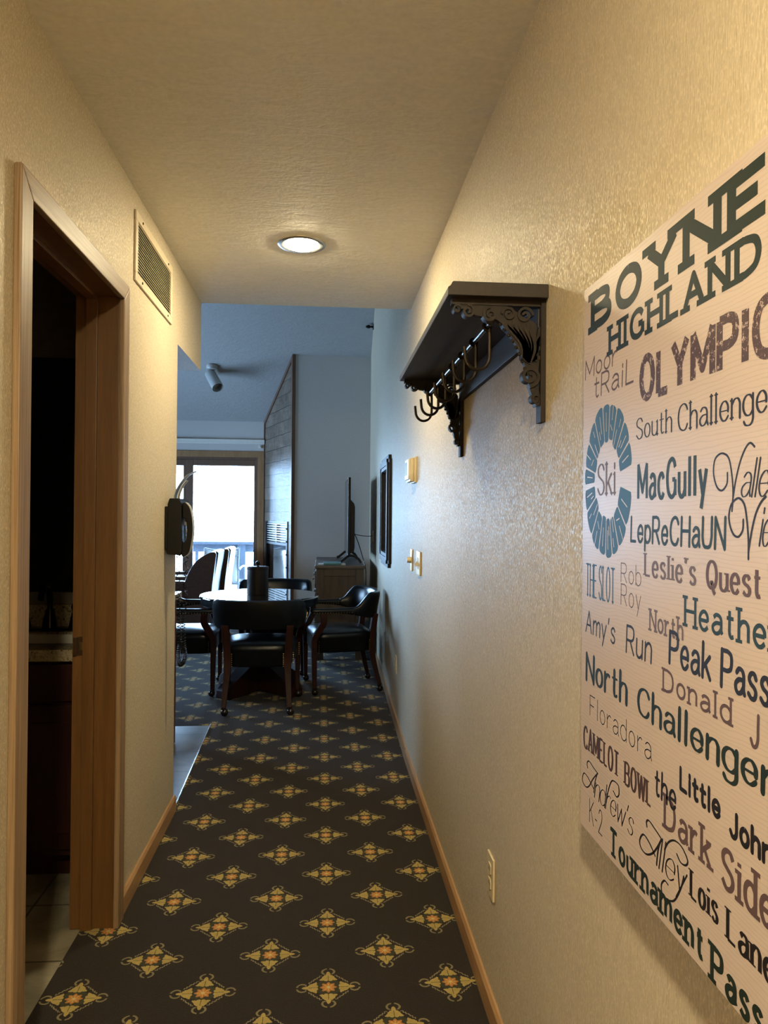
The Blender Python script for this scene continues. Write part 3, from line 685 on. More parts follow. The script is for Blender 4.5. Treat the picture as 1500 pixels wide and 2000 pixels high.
# ------------------------------------------------------------------ printed canvas poster
PX = XR-.035; PY = 1.2115; PW, PZ0, PZ1 = .610, .855, 1.7515
poster = thing('canvas_poster', 'large pale canvas print of trail names on the right wall', 'poster', (XR, 0, 0))
b = MB(); b.box(-.035, -.001, PY-PW, PY, PZ0, PZ1); b.build('canvas', 'canvas', poster, .002)
GL = {}
def gdef(txt):
    for ln in txt.strip().split('\n'):
        ch_, wd, st = ln.strip().split(' ', 2)
        strokes = []
        for s in st.split(';'):
            s = s.strip(); sm = s[0] == '~'; closed = s[0] == '@'
            pts = [tuple(float(k) for k in p.split(',')) for p in s.lstrip('~@').split()]
            strokes.append(('c' if sm else 'o' if closed else 'l', pts))
        GL[ch_] = (float(wd), strokes)
gdef("""
A 7 0,0 3.5,10 7,0;1.3,3.5 5.7,3.5
B 6.6 0,0 0,10;~0,10 1.8,10 3.6,10 5.4,9.2 5.7,7.6 5.2,6.1 3.6,5.3 1.8,5.3 0,5.3;~0,5.3 2,5.3 4,5.2 5.9,4.4 6.4,2.7 5.9,.9 4,0 2,0 0,0
C 7 ~6.8,7.8 5.6,9.5 3.6,10 1.2,8.6 .2,5 1.2,1.4 3.6,0 5.6,.4 6.8,2
D 7 0,0 0,10;~0,10 1.5,10 3,10 5.8,8.6 6.8,5 5.8,1.4 3,0 1.5,0 0,0
E 5.6 0,0 0,10;0,10 5.5,10;0,5.2 4.4,5.2;0,0 5.6,0
F 5.5 0,0 0,10;0,10 5.5,10;0,5.2 4.4,5.2
G 7 ~6.7,7.8 5.6,9.5 3.6,10 1.2,8.6 .2,5 1.2,1.4 3.6,0 5.8,.6 6.7,2;6.8,.4 6.8,4.6;4.4,4.6 6.8,4.6
H 6.5 0,0 0,10;6.5,0 6.5,10;0,5.2 6.5,5.2
I 1 .5,0 .5,10
J 4.6 ~4.2,10 4.2,6 4.2,2.4 3.2,.3 1.4,0 0,1.8
K 6.3 0,0 0,10;6,10 0,4.2;2.2,6 6.3,0
L 5 0,0 0,10;0,0 5,0
M 8.4 0,0 0,10;0,10 4.2,2 8.4,10;8.4,10 8.4,0
N 6.5 0,0 0,10;0,10 6.5,0;6.5,0 6.5,10
O 7.2 @3.6,10 1.2,8.6 .2,5 1.2,1.4 3.6,0 6,1.4 7,5 6,8.6
P 6.2 0,0 0,10;~0,10 1.8,10 3.6,10 5.6,9.2 6.1,7.4 5.6,5.5 3.6,4.7 1.8,4.7 0,4.7
Q 7.2 @3.6,10 1.2,8.6 .2,5 1.2,1.4 3.6,0 6,1.4 7,5 6,8.6;~2.6,1.6 3.8,2.4 4.6,-.4 6,-2
R 6.3 0,0 0,10;~0,10 1.8,10 3.6,10 5.4,9.2 5.9,7.4 5.4,5.5 3.6,4.7 1.8,4.7 0,4.7;3,4.7 6.3,0
S 6.2 ~5.9,8.2 4.6,9.7 2.4,9.8 .6,8.4 .9,6.4 3,5.2 5.3,4 6,2.2 4.9,.5 2.5,0 .2,1.8
T 7 3.5,0 3.5,10;0,10 7,10
V 7 0,10 3.5,0 7,10
U 6.4 ~0,10 0,6 0,3.4 1,.6 3.2,0 5.4,.6 6.4,3.4 6.4,6 6.4,10
W 10 0,10 2.5,0 5,9 7.5,0 10,10
Y 6.8 0,10 3.4,4.8;6.8,10 3.4,4.8;3.4,4.8 3.4,0
a 5 ~.6,5.4 2,6.5 3.8,6.2 4.7,5 4.8,3 4.8,1.4 5.4,.2;~4.8,3.7 2.2,3.7 .3,2.5 .3,1 1.6,0 3.4,.4 4.8,2
b 5 0,0 0,10;~0,4.8 1.6,6.4 3.6,6.3 5,4.6 5,2 3.6,.2 1.6,0 0,1.5
c 4.7 ~4.6,5 3.4,6.4 1.7,6.2 .3,4.6 .3,2 1.6,.2 3.4,0 4.7,1.3
d 5 5,0 5,10;~5,4.8 3.4,6.4 1.4,6.3 0,4.6 0,2 1.4,.2 3.4,0 5,1.5
e 4.9 .3,3.3 4.7,3.3;~4.75,3.1 4.6,5.0 3.2,6.5 1.5,6.2 .2,4.5 .2,2 1.5,.2 3.2,0 4.8,1.3
g 5 ~5,4.8 3.4,6.4 1.4,6.3 0,4.6 0,2 1.4,.2 3.4,0 5,1.5;~5,6.4 5,2 5,-1.6 3.6,-3.2 1.4,-3.2 .2,-2
h 4.6 0,0 0,10;~0,4.4 1.5,6.2 3.3,6.4 4.5,5 4.6,2.8 4.6,0
i 1 .5,0 .5,6.4;.5,8.2 .5,9.3
k 4.8 0,0 0,10;4.4,6.4 0,2.6;1.6,4 4.8,0
l 1 .5,0 .5,10
m 8 0,0 0,6.4;~0,4.4 1.4,6.2 3,6.4 4,5 4,2.8 4,0;~4,4.4 5.4,6.2 7,6.4 8,5 8,2.8 8,0
n 4.6 0,0 0,6.4;~0,4.4 1.5,6.2 3.3,6.4 4.5,5 4.6,2.8 4.6,0
o 5 @2.5,6.5 .7,5.5 0,3.25 .7,1 2.5,0 4.3,1 5,3.25 4.3,5.5
p 5 0,-3.2 0,6.4;~0,4.8 1.6,6.4 3.6,6.3 5,4.6 5,2 3.6,.2 1.6,0 0,1.5
r 3.4 0,0 0,6.4;~0,4 1.2,5.8 2.4,6.5 3.4,6
s 4.3 ~4.1,5.3 3,6.5 1.3,6.3 .4,5 1.3,3.8 3.1,3 4.2,1.8 3.6,.3 1.9,0 .2,1
t 3.6 ~1.5,9 1.5,5 1.5,1.6 2.3,.1 3.6,.5;0,6.4 3.6,6.4
u 4.7 ~0,6.4 0,4 .2,1.2 1.6,0 3.3,.3 4.6,1.8;4.6,6.4 4.6,0
v 4.6 0,6.4 2.3,0 4.6,6.4
w 7.2 0,6.4 1.8,0 3.6,6 5.4,0 7.2,6.4
y 4.8 0,6.4 2.4,0;4.8,6.4 1.2,-3.2
' 1 .7,10 .2,7.8
- 3 .2,3.8 2.8,3.8
2 5.4 ~.3,8 1.6,9.8 3.8,9.7 5,8 4.4,5.6 2.2,2.8 0,0;0,0 5.4,0
""")
ZP = -.035-.00012
STEP = [0]
def zp_next():
    STEP[0] = (STEP[0]+1) % 40; return ZP-STEP[0]*3e-6
def ribbon(mb, pts, wf):
    """flat stroke; pts in (s, z) on the poster, wf(dx, dz) -> full width"""
    zp = zp_next(); n = len(pts); L = []; R = []
    for i in range(n):
        a = pts[max(i-1, 0)]; c = pts[min(i+1, n-1)]
        dx, dz = c[0]-a[0], c[1]-a[1]; l = math.hypot(dx, dz) or 1e-9; dx /= l; dz /= l
        h = wf(dx, dz)/2; L.append((pts[i][0]-dz*h, pts[i][1]+dx*h)); R.append((pts[i][0]+dz*h, pts[i][1]-dx*h))
    vs = [(zp, PY-s, z) for s, z in L]+[(zp, PY-s, z) for s, z in R]
    mb.add(vs, [(i, i+1, n+i+1, n+i) for i in range(n-1)])
def disc(mb, c, r):
    zp = zp_next(); mb.add([(zp, PY-(c[0]+r*math.cos(2*PI*k/10)), c[1]+r*math.sin(2*PI*k/10)) for k in range(10)], [tuple(range(10))])
def lay(text, s0, z0, s1, cap, nk, style, col):
    wt, thin, serif, rnd, slant, gap = {'slab': (.235, .185, 1, 0, 0, 3.4), 'slabb': (.28, .22, 1, 0, 0, 2.6), 'slabt': (.185, .15, 1, 0, 0, 2.9), 'slabl': (.15, .12, 1, 0, 0, 2.7), 'block': (.20, .17, 0, 0, 0, 3.2), 'blockm': (.135, .105, 0, 0, 0, 2.9), 'fat': (.20, .19, 0, 1, 0, 2.6),
        'thin': (.055, .05, 0, 1, 0, 2.4), 'hand': (.10, .09, 0, 1, .06, 2.2), 'con': (.175, .085, 2, 0, 0, 2.6), 'conl': (.115, .04, 2, 1, 0, 2.0), 'script': (.075, .025, 0, 1, .22, .9),
        'brush': (.185, .07, 0, 1, .02, 2.3), 'casual': (.135, .11, 0, 1, .03, 2.5)}[style]
    mb = MB(); x = 0; xs = []
    gap = gap*(1.0 if style != 'script' else 1)
    for c_ in text:
        if c_ == ' ': x += 3.2; xs.append(None); continue
        wd = GL[c_][0]*(1.12 if style in ('slab', 'block') else 1.0); xs.append((x, wd/GL[c_][0])); x += wd+gap
    # width up to the end of the nk-th glyph
    k = nk-1; endx = xs[k][0]+GL[text[k]][0]*xs[k][1]
    W = s1-s0; hw = wt*cap/2
    sx = (W-2*hw)/endx if endx > 0 else W/10
    if text == 'J' or text == 'I': sx = W/6
    sz = cap/10.0
    for c_, q in zip(text, xs):
        if q is None: continue
        for kind, pts in GL[c_][1]:
            P = [(p[0]*q[1]+q[0], p[1]) for p in pts]
            if kind == 'c': P = catmull(P, 6)
            elif kind == 'o': P = catmull(P, 6, True); P.append(P[0])
            Z = [(s0+hw+p[0]*sx+slant*p[1]*sz, z0+(p[1]*(1-wt*.9 if True else 1)+ (wt*5*.9 if -.01 < 1 else 0))*sz) for p in P]
            def wf(dx, dz): return cap*(thin+(wt-thin)*abs(dz)**1.2)*(1.0 if sx > .6*sz else max(.55, sx/(.6*sz)) if abs(dz) > .6 else 1.0)
            if kind == 'l' and len(Z) > 2:
                for i in range(len(Z)-1):
                    ribbon(mb, [Z[i], Z[i+1]], wf); 
                for zc in Z[1:-1]: disc(mb, zc, wf(0, 1)*.48)
            else: ribbon(mb, Z, wf)
            if rnd and kind != 'o':
                for e, o_ in ((Z[0], Z[1]), (Z[-1], Z[-2])):
                    l = math.hypot(e[0]-o_[0], e[1]-o_[1]) or 1; disc(mb, e, wf(abs(e[0]-o_[0])/l, abs(e[1]-o_[1])/l)/2)
            if serif and kind == 'l':
                for e, o_ in ((0, 1), (-1, -2)):
                    pe, po_ = P[e], P[o_]; dz = pe[1]-po_[1]; dx = pe[0]-po_[0]
                    if abs(dz) > .5*abs(dx) and (abs(pe[1]) < .1 or abs(pe[1]-10) < .1 or abs(pe[1]-6.4) < .1):
                        up_ = dz > 0; sw = wf(0, 1)*(1.15 if serif == 1 else .95); sh = cap*(thin*.85 if serif == 1 else .05)
                        ex, ez = Z[e]; e0 = ez+(hw if up_ else -hw) if serif == 1 else ez
                        za, zb = (e0-sh, e0) if up_ else (e0, e0+sh)
                        lft = sw*(.5 if pe[1] == 6.4 and up_ else 1)
                        if up_ and abs(pe[1]-6.4) < .1: r_w = sw*.5
                        else: r_w = sw
                        zq = zp_next(); mb.add([(zq, PY-(ex-sw), za), (zq, PY-(ex+r_w), za), (zq, PY-(ex+r_w), zb), (zq, PY-(ex-sw), zb)], [(0, 1, 2, 3)])
                        if serif == 1 and abs(dz) > .99*math.hypot(dx, dz): ribbon(mb, [(ex, ez), (ex, e0)], wf)
    o = mb.build('lettering', INK[col], poster, smooth=False)
    o['label'] = {'green': 'dark green', 'plum': 'plum', 'wornplum': 'worn plum', 'teal': 'slate teal', 'navy': 'charcoal', 'violet': 'grey violet', 'blue': 'blue', 'black': 'black', 'brown': 'brown'}[col]+' lettering '+text
    return o
for row in [
    ("BOYNE", .0323, 1.6714, .4336, .0642, 4, 'slabb', 'green'), ("HIGHLANDS", .1095, 1.6183, .5099, .0449, 8, 'slab', 'green'),
    ("OLYMPIC", .2218, 1.5270, .4900, .0659, 6, 'block', 'wornplum'), ("South", .2125, 1.4772, .3207, .0316, 5, 'conl', 'navy'),
    ("Challenger", .3342, 1.4745, .5208, .0355, 9, 'conl', 'navy'), ("MacGully", .2180, 1.3929, .4084, .0539, 8, 'blockm', 'teal'),
    ("alley", .4726, 1.3912, .5217, .0407, 4, 'script', 'navy'), ("iew", .5052, 1.3417, .5247, .0426, 2, 'script', 'navy'),
    ("LepReCHaUN", .1960, 1.3345, .4466, .0382, 10, 'casual', 'teal'), ("Leslie's", .2422, 1.2894, .3839, .0354, 8, 'con', 'violet'),
    ("Quest", .4042, 1.2884, .5135, .0361, 5, 'con', 'plum'), ("THE SLOT", .0177, 1.2382, .1440, .0577, 8, 'conl', 'blue'),
    ("Rob", .1636, 1.2753, .2326, .0288, 3, 'thin', 'violet'), ("Roy", .1642, 1.2424, .2332, .0314, 3, 'thin', 'violet'),
    ("North", .2592, 1.2198, .3535, .0293, 5, 'slabl', 'violet'), ("Heather", .3545, 1.2402, .5212, .0366, 6, 'slabl', 'teal'),
    ("Amy's", .0190, 1.1798, .1442, .0372, 5, 'hand', 'navy'), ("Run", .1828, 1.1756, .2676, .0418, 3, 'hand', 'navy'),
    ("Peak", .3150, 1.1861, .4183, .0443, 4, 'casual', 'navy'), ("Pass", .4361, 1.1849, .5069, .0448, 3, 'casual', 'navy'),
    ("Donald", .2992, 1.1489, .4606, .0300, 6, 'slabl', 'plum'), ("J", .4932, 1.1386, .5100, .0365, 1, 'casual', 'plum'),
    ("North", .0207, 1.0996, .1912, .0489, 5, 'brush', 'green'), ("Challenger", .2216, 1.0972, .5092, .0437, 9, 'brush', 'green'),
    ("Floradora", .0417, 1.0478, .2690, .0339, 9, 'thin', 'black'), ("CAMELOT", .0121, .9860, .1640, .0408, 7, 'con', 'brown'),
    ("BOWL", .1808, .9854, .2707, .0373, 4, 'con', 'brown'), ("the", .2779, 1.0081, .3384, .0375, 3, 'casual', 'black'),
    ("Little", .3459, 1.0398, .4400, .0299, 6, 'fat', 'black'), ("John", .4564, 1.0314, .5338, .0301, 4, 'fat', 'black'),
    ("ndrew's", .0640, .9230, .2119, .0400, 7, 'script', 'black'), ("lley", .2890, .9180, .3617, .0440, 4, 'script', 'black'),
    ("Dark", .3047, .9773, .4216, .0435, 4, 'slabl', 'plum'), ("Side", .4398, .9709, .5090, .0470, 3, 'slabl', 'plum'),
    ("K-2", .0430, .8754, .1001, .0387, 3, 'thin', 'black'), ("Tournament", .1276, .8649, .4072, .0413, 10, 'slabt', 'green'),
    ("Pass", .4200, .8529+.004, .4742, .0423, 2, 'slabt', 'green'), ("Lois", .3728, .9229, .4373, .0373, 4, 'con', 'black'),
    ("Lane", .4518, .9183, .5391, .0388, 4, 'con', 'black'), ("Moor", .0083, 1.6083-.010, .1429, .0330, 4, 'hand', 'plum'),
    ("tRaiL", .0494, 1.5607, .2041, .0375, 5, 'hand', 'plum'), ("Ski", .0661, 1.4028, .1429, .0532, 3, 'conl', 'violet')]:
    lay(*row)
def swash(lines, wk, wn, col, text):
    mb = MB()
    for pts in lines:
        P = catmull(pts, 8); ribbon(mb, P, lambda dx, dz: wn+(wk-wn)*abs(dz)); disc(mb, P[0], wn/2+.0004); disc(mb, P[-1], wn/2+.0004)
    o = mb.build('lettering', INK[col], poster, smooth=False); o['label'] = 'looping script letter '+text
swash([[(.4486, 1.4188), (.4477, 1.4072), (.4375, 1.4004), (.4269, 1.4053), (.4202, 1.4198), (.4222, 1.434), (.4307, 1.4401), (.4412, 1.4404), (.4515, 1.434), (.4577, 1.415), (.4599, 1.3958), (.4581, 1.3779)],
       [(.459, 1.3877), (.4637, 1.4066), (.4721, 1.4276), (.4814, 1.4413), (.4906, 1.4473), (.4987, 1.4429)]], .0030, .0022, 'navy', 'V')
swash([[(.4795, 1.3687), (.4786, 1.3581), (.4711, 1.351), (.4624, 1.3524), (.4554, 1.3604), (.4522, 1.3713), (.4551, 1.3823), (.462, 1.3887), (.4716, 1.3912), (.4811, 1.3846), (.486, 1.3688), (.489, 1.3478), (.4892, 1.3285)],
       [(.4891, 1.3348), (.4943, 1.3558), (.5013, 1.374), (.5099, 1.3858), (.5184, 1.3917)]], .0034, .0022, 'navy', 'V')
swash([[(.0342, .9596), (.0317, .9671), (.041, .9727), (.0617, .9689), (.0795, .9662)],
       [(.0773, .9654), (.0576, .9495), (.0418, .9331), (.0278, .9263), (.0133, .9286), (.0107, .9362), (.0178, .9455), (.0322, .9454), (.0463, .9413), (.0624, .9357)],
       [(.0773, .9654), (.068, .950), (.0624, .9300)]], .0034, .0018, 'black', 'A')
swash([[(.2573, .9574), (.2556, .9635), (.2633, .968), (.2816, .9643), (.3007, .9594)],
       [(.2993, .9587), (.2879, .9438), (.2732, .9292), (.2548, .9201), (.2387, .9218), (.2353, .9307), (.2464, .9425), (.2638, .9398), (.2822, .93)],
       [(.2993, .9587), (.291, .944), (.2860, .9200)]], .0040, .0020, 'black', 'A')
swash([[(.308, .9496), (.3189, .9641), (.335, .9731), (.3533, .9732), (.3673, .9643), (.3636, .9565), (.351, .9536), (.3405, .9593)],
       [(.3588, .9408), (.3515, .923), (.3361, .9009), (.32, .8925), (.3032, .8922), (.3002, .9017), (.3086, .9111), (.3184, .9108)],
       [(.114, .9337), (.1218, .9546), (.1335, .9728), (.1452, .9777), (.1605, .9765), (.1626, .9646), (.1533, .958), (.1416, .962)]], .0036, .0018, 'black', 'loops')
# ring of chunky letters around Ski
RC, RO, RI = (.1075, 1.4275), (.0965, .1195), (.0495, .0600)
mb = MB(); mc = MB()
rng = random.Random(3); cuts = [8, 27, 46, 66, 84, 102, 124, 146, 168, 186, 205, 228, 250, 268, 284, 300, 322, 350]
for i in range(len(cuts)-1):
    a0, a1 = math.radians(cuts[i]+.9), math.radians(cuts[i+1]-.9)
    if i in (8,): a1 -= .06
    def pt_(a, k): rx = RI[0]+(RO[0]-RI[0])*k; rz = RI[1]+(RO[1]-RI[1])*k; return (ZP, PY-(RC[0]+rx*math.cos(a)), RC[1]+rz*math.sin(a))
    n = 8; o0 = rng.uniform(.93, 1.02); i0 = rng.uniform(-.06, .06)
    ang = [a0+(a1-a0)*k/n for k in range(n+1)]
    outer = [pt_(a, o0-.07*abs(2*k/n-1)**4) for k, a in enumerate(ang)]; inner = [pt_(a, i0+.06*abs(2*k/n-1)**4) for k, a in enumerate(ang)]
    mb.add(outer+inner, [(k, k+1, n+2+k, n+1+k) for k in range(n)])
    am = (a0+a1)/2; kind = i % 4
    def cut(p, q, w_=.0016): 
        A = Vector(pt_(*p)); B = Vector(pt_(*q)); d = (B-A).normalized(); nn = Vector((0, -d.z, d.y))*w_/2; A.x = B.x = ZP-.0002
        mc.add([A+nn, B+nn, B-nn, A-nn], [(0, 1, 2, 3)])
    da = (a1-a0)
    if kind == 0: cut((am, .25), (am, .75)); 
    elif kind == 1: cut((am-.12*da, .30), (am-.12*da, .80)); cut((am+.2*da, .20), (am+.2*da, .45))
    elif kind == 2: cut((am+.1*da, -.02), (am+.1*da, .45)); cut((am-.15*da, .58), (am-.15*da, .82))
    else: cut((am, .55), (am, 1.0)); cut((am-.2*da, .3), (am+.25*da, .42))
o = mb.build('emblem', INK['blue'], poster, smooth=False); o['label'] = 'blue ring of chunky distorted letters'
mc.build('emblem_gap', 'canvas', o, smooth=False)

# ------------------------------------------------------------------ framed mirror on the right wall
MY0, MY1, MZ0, MZ1 = 5.30, 6.06, .985, 1.815
mx = xright(5.3); t = thing('wall_mirror', 'dark espresso framed mirror with stepped corners on the right wall', 'mirror', (mx, 0, 0))
e = .055
def stepped(y0, y1, z0, z1, e): return [(y0+e, z0), (y1-e, z0), (y1-e, z0+e*.6), (y1, z0+e*.6), (y1, z1-e*.6), (y1-e, z1-e*.6), (y1-e, z1), (y0+e, z1), (y0+e, z1-e*.6), (y0, z1-e*.6), (y0, z0+e*.6), (y0+e, z0+e*.6)]
def ringprism(mb, A, B, x0, x1):
    n = len(A)
    for i in range(n):
        j = (i+1) % n; q = [A[i], A[j], B[j], B[i]]
        mb.hexa([(x0, p[0], p[1]) for p in q], [(x1, p[0], p[1]) for p in q])
b = MB(); ringprism(b, stepped(MY0, MY1, MZ0, MZ1, e), stepped(MY0+.07, MY1-.07, MZ0+.07, MZ1-.07, e*.5), -.022, .004); b.build('outer_frame', 'espresso', t, .002)
b = MB(); ringprism(b, stepped(MY0+.030, MY1-.030, MZ0+.030, MZ1-.030, e*.8), stepped(MY0+.075, MY1-.075, MZ0+.075, MZ1-.075, e*.45), -.036, -.022); b.build('raised_moulding', 'espresso', t, .003)
b = MB(); ringprism(b, stepped(MY0+.070, MY1-.070, MZ0+.070, MZ1-.070, e*.5), stepped(MY0+.10, MY1-.10, MZ0+.10, MZ1-.10, e*.3), -.028, -.008); b.build('inner_bead', 'espresso', t, .002)
b = MB(); b.box(-.010, -.004, MY0+.085, MY1-.085, MZ0+.085, MZ1-.085); b.build('mirror_glass', 'mirror', t)

# ------------------------------------------------------------------ round table
TX, TY, TR, TZ = -.500, 5.84, .465, .742
t = thing('round_table', 'round dark pedestal game table with glossy top', 'table', (TX, TY, 0))
b = MB(); b.lathe([(.0005, TZ-.022), (TR-.012, TZ-.022), (TR, TZ-.016), (TR, TZ-.008), (TR-.006, TZ), (.0005, TZ)], n=72); b.build('tabletop', 'table_top', t)
b = MB(); b.lathe([(.36, TZ-.07), (TR-.022, TZ-.075), (TR-.012, TZ-.066), (TR-.012, TZ-.022), (.36, TZ-.022)], n=72); b.build('apron', 'leather', t)
b = MB(); b.lathe([(.085, .16), (.095, .19), (.075, .24), (.060, .34), (.075, .46), (.11, .56), (.14, .62), (.22, .655), (.30, TZ-.075), (.0005, TZ-.075)], n=28); b.lathe([(.0005, .10), (.10, .10), (.11, .13), (.085, .16), (.0005, .16)], n=28); b.build('pedestal', 'mahogany', t)
for k in range(4):
    a = k*PI/2+PI/4+.1; u = Vector((math.cos(a), math.sin(a), 0)); s = Vector((-u.y, u.x, 0)); b = MB(); rings = []
    for d, z0, z1, ww in ((.02, .03, .29, .16), (.10, .02, .245, .16), (.20, .012, .185, .155), (.30, .005, .125, .15), (.37, .0, .085, .14), (.395, .0, .06, .13)):
        p = u*d; rings.append([p+s*ww/2+Vector((0, 0, z0)), p-s*ww/2+Vector((0, 0, z0)), p-s*ww*.42+Vector((0, 0, z1)), p+s*ww*.42+Vector((0, 0, z1))])
    b.loops(rings); b.build('foot', 'mahogany', t, .006)
t = thing('ice_bucket', 'dark leather ice bucket with round lid knob on the table', 'ice bucket', (-.520, 5.84, TZ))
b = MB(); b.lathe([(.0005, 0), (.080, 0), (.083, .006), (.083, .196), (.0005, .196)], n=40); b.build('body', 'espresso', t)
b = MB(); b.lathe([(.0005, .196), (.084, .196), (.085, .200), (.085, .214), (.080, .218), (.0005, .219)], n=40); ld = b.build('lid', 'espresso', t)
b = MB(); b.lathe([(.0005, .219), (.010, .219), (.007, .228), (.014, .234), (.020, .246), (.014, .258), (.0005, .262)], n=20); b.build('knob', 'rod', ld)

# ------------------------------------------------------------------ captain's chairs
def captains_chair(label):
    t = thing('captains_chair', label, 'chair', (0, 0, 0), 0, 'captains chairs around the round table')
    # local: faces +y
    G = []
    NS = 48
    def sup(a, wx, wy, n=5.0):
        c, s = math.cos(a), math.sin(a); return (wx*math.copysign(abs(c)**(2/n), c), wy*math.copysign(abs(s)**(2/n), s))
    for (k, z) in ((.90, .315), (.97, .318), (1.0, .33), (1.0, .415), (1.015, .425), (1.02, .440), (1.0, .458), (.92, .474), (.75, .487), (.45, .497), (.02, .500)):
        ring = []
        for i in range(NS):
            x, y = sup(2*PI*i/NS, .262*k, .235*k); x *= 1-.14*(-y+.235)/.47*1.0; ring.append((x, y-.005, z))
        G.append(ring)
    b = MB(); b.loops(G); b.build('seat', 'leather', t, angle=60)
    # barrel back
    rings = []; NB = 40
    for i in range(NB+1):
        a = (-1+2*i/NB)*math.radians(92); c = math.cos(a); sx = math.sin(a)
        k = min(1, max(0, (c-.02)/.55)); k = k*k*(3-2*k); kb = min(1, max(0, c/.5))
        zt = .668+.115*k; zb = .612-.030*kb; lean = .030*k
        bx, by = .298*math.copysign(abs(sx)**.8, sx), -.055-.215*abs(c)**.8
        nx, ny = sx, -c*.9; l = math.hypot(nx, ny); nx /= l; ny /= l
        hh = zt-zb; th = .024
        prof = [(-th*.7, 0), (th*.8, .0), (th*1.05, .12), (th*1.1, .5), (th*1.15, .82), (th*.9, .96), (th*.2, 1.0), (-th*.5, .97), (-th*.95, .85), (-th*1.05, .5), (-th*.95, .12)]
        rings.append([(bx+nx*(o+lean*f), by+ny*(o+lean*f), zb+hh*f) for o, f in prof])
    b = MB(); b.loops(rings); b.build('backrest', 'leather', t, angle=50)
    for s in (-1, 1):
        b = MB(); rings = []
        for y, xx, ww, z0, z1 in ((-.065, .298, .050, .612, .668), (.0, .300, .054, .622, .666), (.10, .299, .056, .628, .664), (.20, .295, .060, .630, .664), (.245, .292, .060, .632, .664), (.262, .290, .044, .638, .658)):
            x = s*xx; h = ww/2
            rings.append([(x-h, y, z0+.004), (x-h*.8, y, z0), (x+h*.8, y, z0), (x+h, y, z0+.004), (x+h, y, z1-.014), (x+h*.7, y, z1-.002), (x, y, z1), (x-h*.7, y, z1-.002), (x-h, y, z1-.014)])
        b.loops(rings); arm = b.build('armrest', 'leather', t, angle=60)
        b = MB()
        for k in range(15):
            y = -.05+k*.0205
            for xo in (-1, 1): b.ball((s*.298+xo*.0285, y, .632), .0046, 6)
        for k in range(4): b.ball((s*.290-.018+.012*k, .262, .636), .0046, 6)
        b.build('nailheads', 'brass', arm)
        # front leg continues up into the arm support
        b = MB(); pts = catmull([(s*.258, .222, .050), (s*.258, .224, .20), (s*.258, .226, .345), (s*.262, .224, .43), (s*.276, .190, .50), (s*.291, .160, .56), (s*.296, .165, .632)], 5)
        n = len(pts); b.bar(pts, [.030+.016*min(1, i/(n*.5)) for i in range(n)], [.030+.016*min(1, i/(n*.5)) for i in range(n)], (1, 0, 0))
        lg = b.build('leg', 'mahogany', t, .004)
        b = MB(); b.lathe([(.018, .044), (.018, .058), (.0005, .058)], (s*.258, .222, 0), 12); b.ball((s*.258+.006, .217, .026), .026, 14); b.build('caster', 'caster', lg)
        b = MB(); pts = catmull([(s*.222, -.292, .050), (s*.216, -.268, .14), (s*.208, -.240, .26), (s*.206, -.228, .36), (s*.212, -.236, .48), (s*.222, -.252, .610)], 5)
        n = len(pts); b.bar(pts, [.028+.016*min(1, i/(n*.5)) for i in range(n)], [.030+.018*min(1, i/(n*.5)) for i in range(n)], (1, 0, 0))
        lg = b.build('leg', 'mahogany', t, .004)
        b = MB(); b.lathe([(.017, .044), (.017, .058), (.0005, .058)], (s*.222, -.291, 0), 12); b.ball((s*.222+.008, -.297, .026), .026, 14); b.build('caster', 'caster', lg)
    b = MB()
    for s in (-1, 1):
        for k in range(7):
            z = .325+k*.014
            b.ball((s*.225, .236, z), .0044, 6); b.ball((s*.268, .192, z), .0044, 6)
            b.ball((s*.176, -.246, z), .0044, 6); b.ball((s*.242, -.205, z), .0044, 6)
    b.build('nailheads', 'brass', t)
    return t
ch0 = captains_chair('dark leather captains chair with its back to the hall, nearest the doorway')
ch0.location = (-.452, 5.365, 0); ch0.rotation_euler = (0, 0, 0)
dup(ch0, (.112, 5.895, 0), math.radians(99), 'dark leather captains chair between the table and the right wall')
dup(ch0, (-1.060, 5.87, 0), math.radians(-88), 'dark leather captains chair at the left of the table behind the phone cord')
dup(ch0, (-.435, 6.53, 0), math.radians(180), 'dark leather captains chair beyond the table, mostly hidden by it')

# ------------------------------------------------------------------ dresser, television and what lies on it
DX0, DX1, DY_0, DY_1, DT = -.078, .372, 6.97, 8.36, .892
t = thing('dresser', 'weathered dark wood dresser against the right wall under the television', 'dresser', (0, 0, 0))
b = MB(); b.box(DX0-.012, DX1+.010, DY_0-.02, DY_1+.02, DT-.030, DT); b.build('top', 'dresser_top', t, .004)
b = MB(); b.box(DX0, DX1, DY_0+.012, DY_1, .13, DT-.030); b.build('body', 'dresser', t, .003)
b = MB(); w_ = .075
b.box(DX0, DX0+w_, DY_0, DY_0+.012, .13, DT-.03); b.box(DX1-w_, DX1, DY_0, DY_0+.012, .13, DT-.03); b.box(DX0+w_, DX1-w_, DY_0, DY_0+.012, DT-.10, DT-.03); b.box(DX0+w_, DX1-w_, DY_0, DY_0+.012, .13, .22)
b.build('end_panel', 'dresser', t, .003)
for x in (DX0+.038, DX1-.038):
    for y in (DY_0+.04, DY_1-.04): MB().box(x-.036, x+.036, y-.036, y+.036, 0, .13).build('leg', 'dresser', t, .003)
for c_ in range(2):
    for r in range(4):
        y0 = DY_0+.04+c_*.67; z0 = .16+r*.172
        d_ = MB().box(DX0-.012, DX0, y0, y0+.64, z0, z0+.158).build('drawer', 'dresser', t, .003)
        for yy in (y0+.06, y0+.58):
            b = MB(); b.lathe([(.0005, -.036), (.013, -.034), (.015, -.026), (.006, -.018), (.006, -.012), (.0005, -.012)], (DX0, yy, z0+.085), 12, 'x'); b.build('knob', 'nickel', d_)
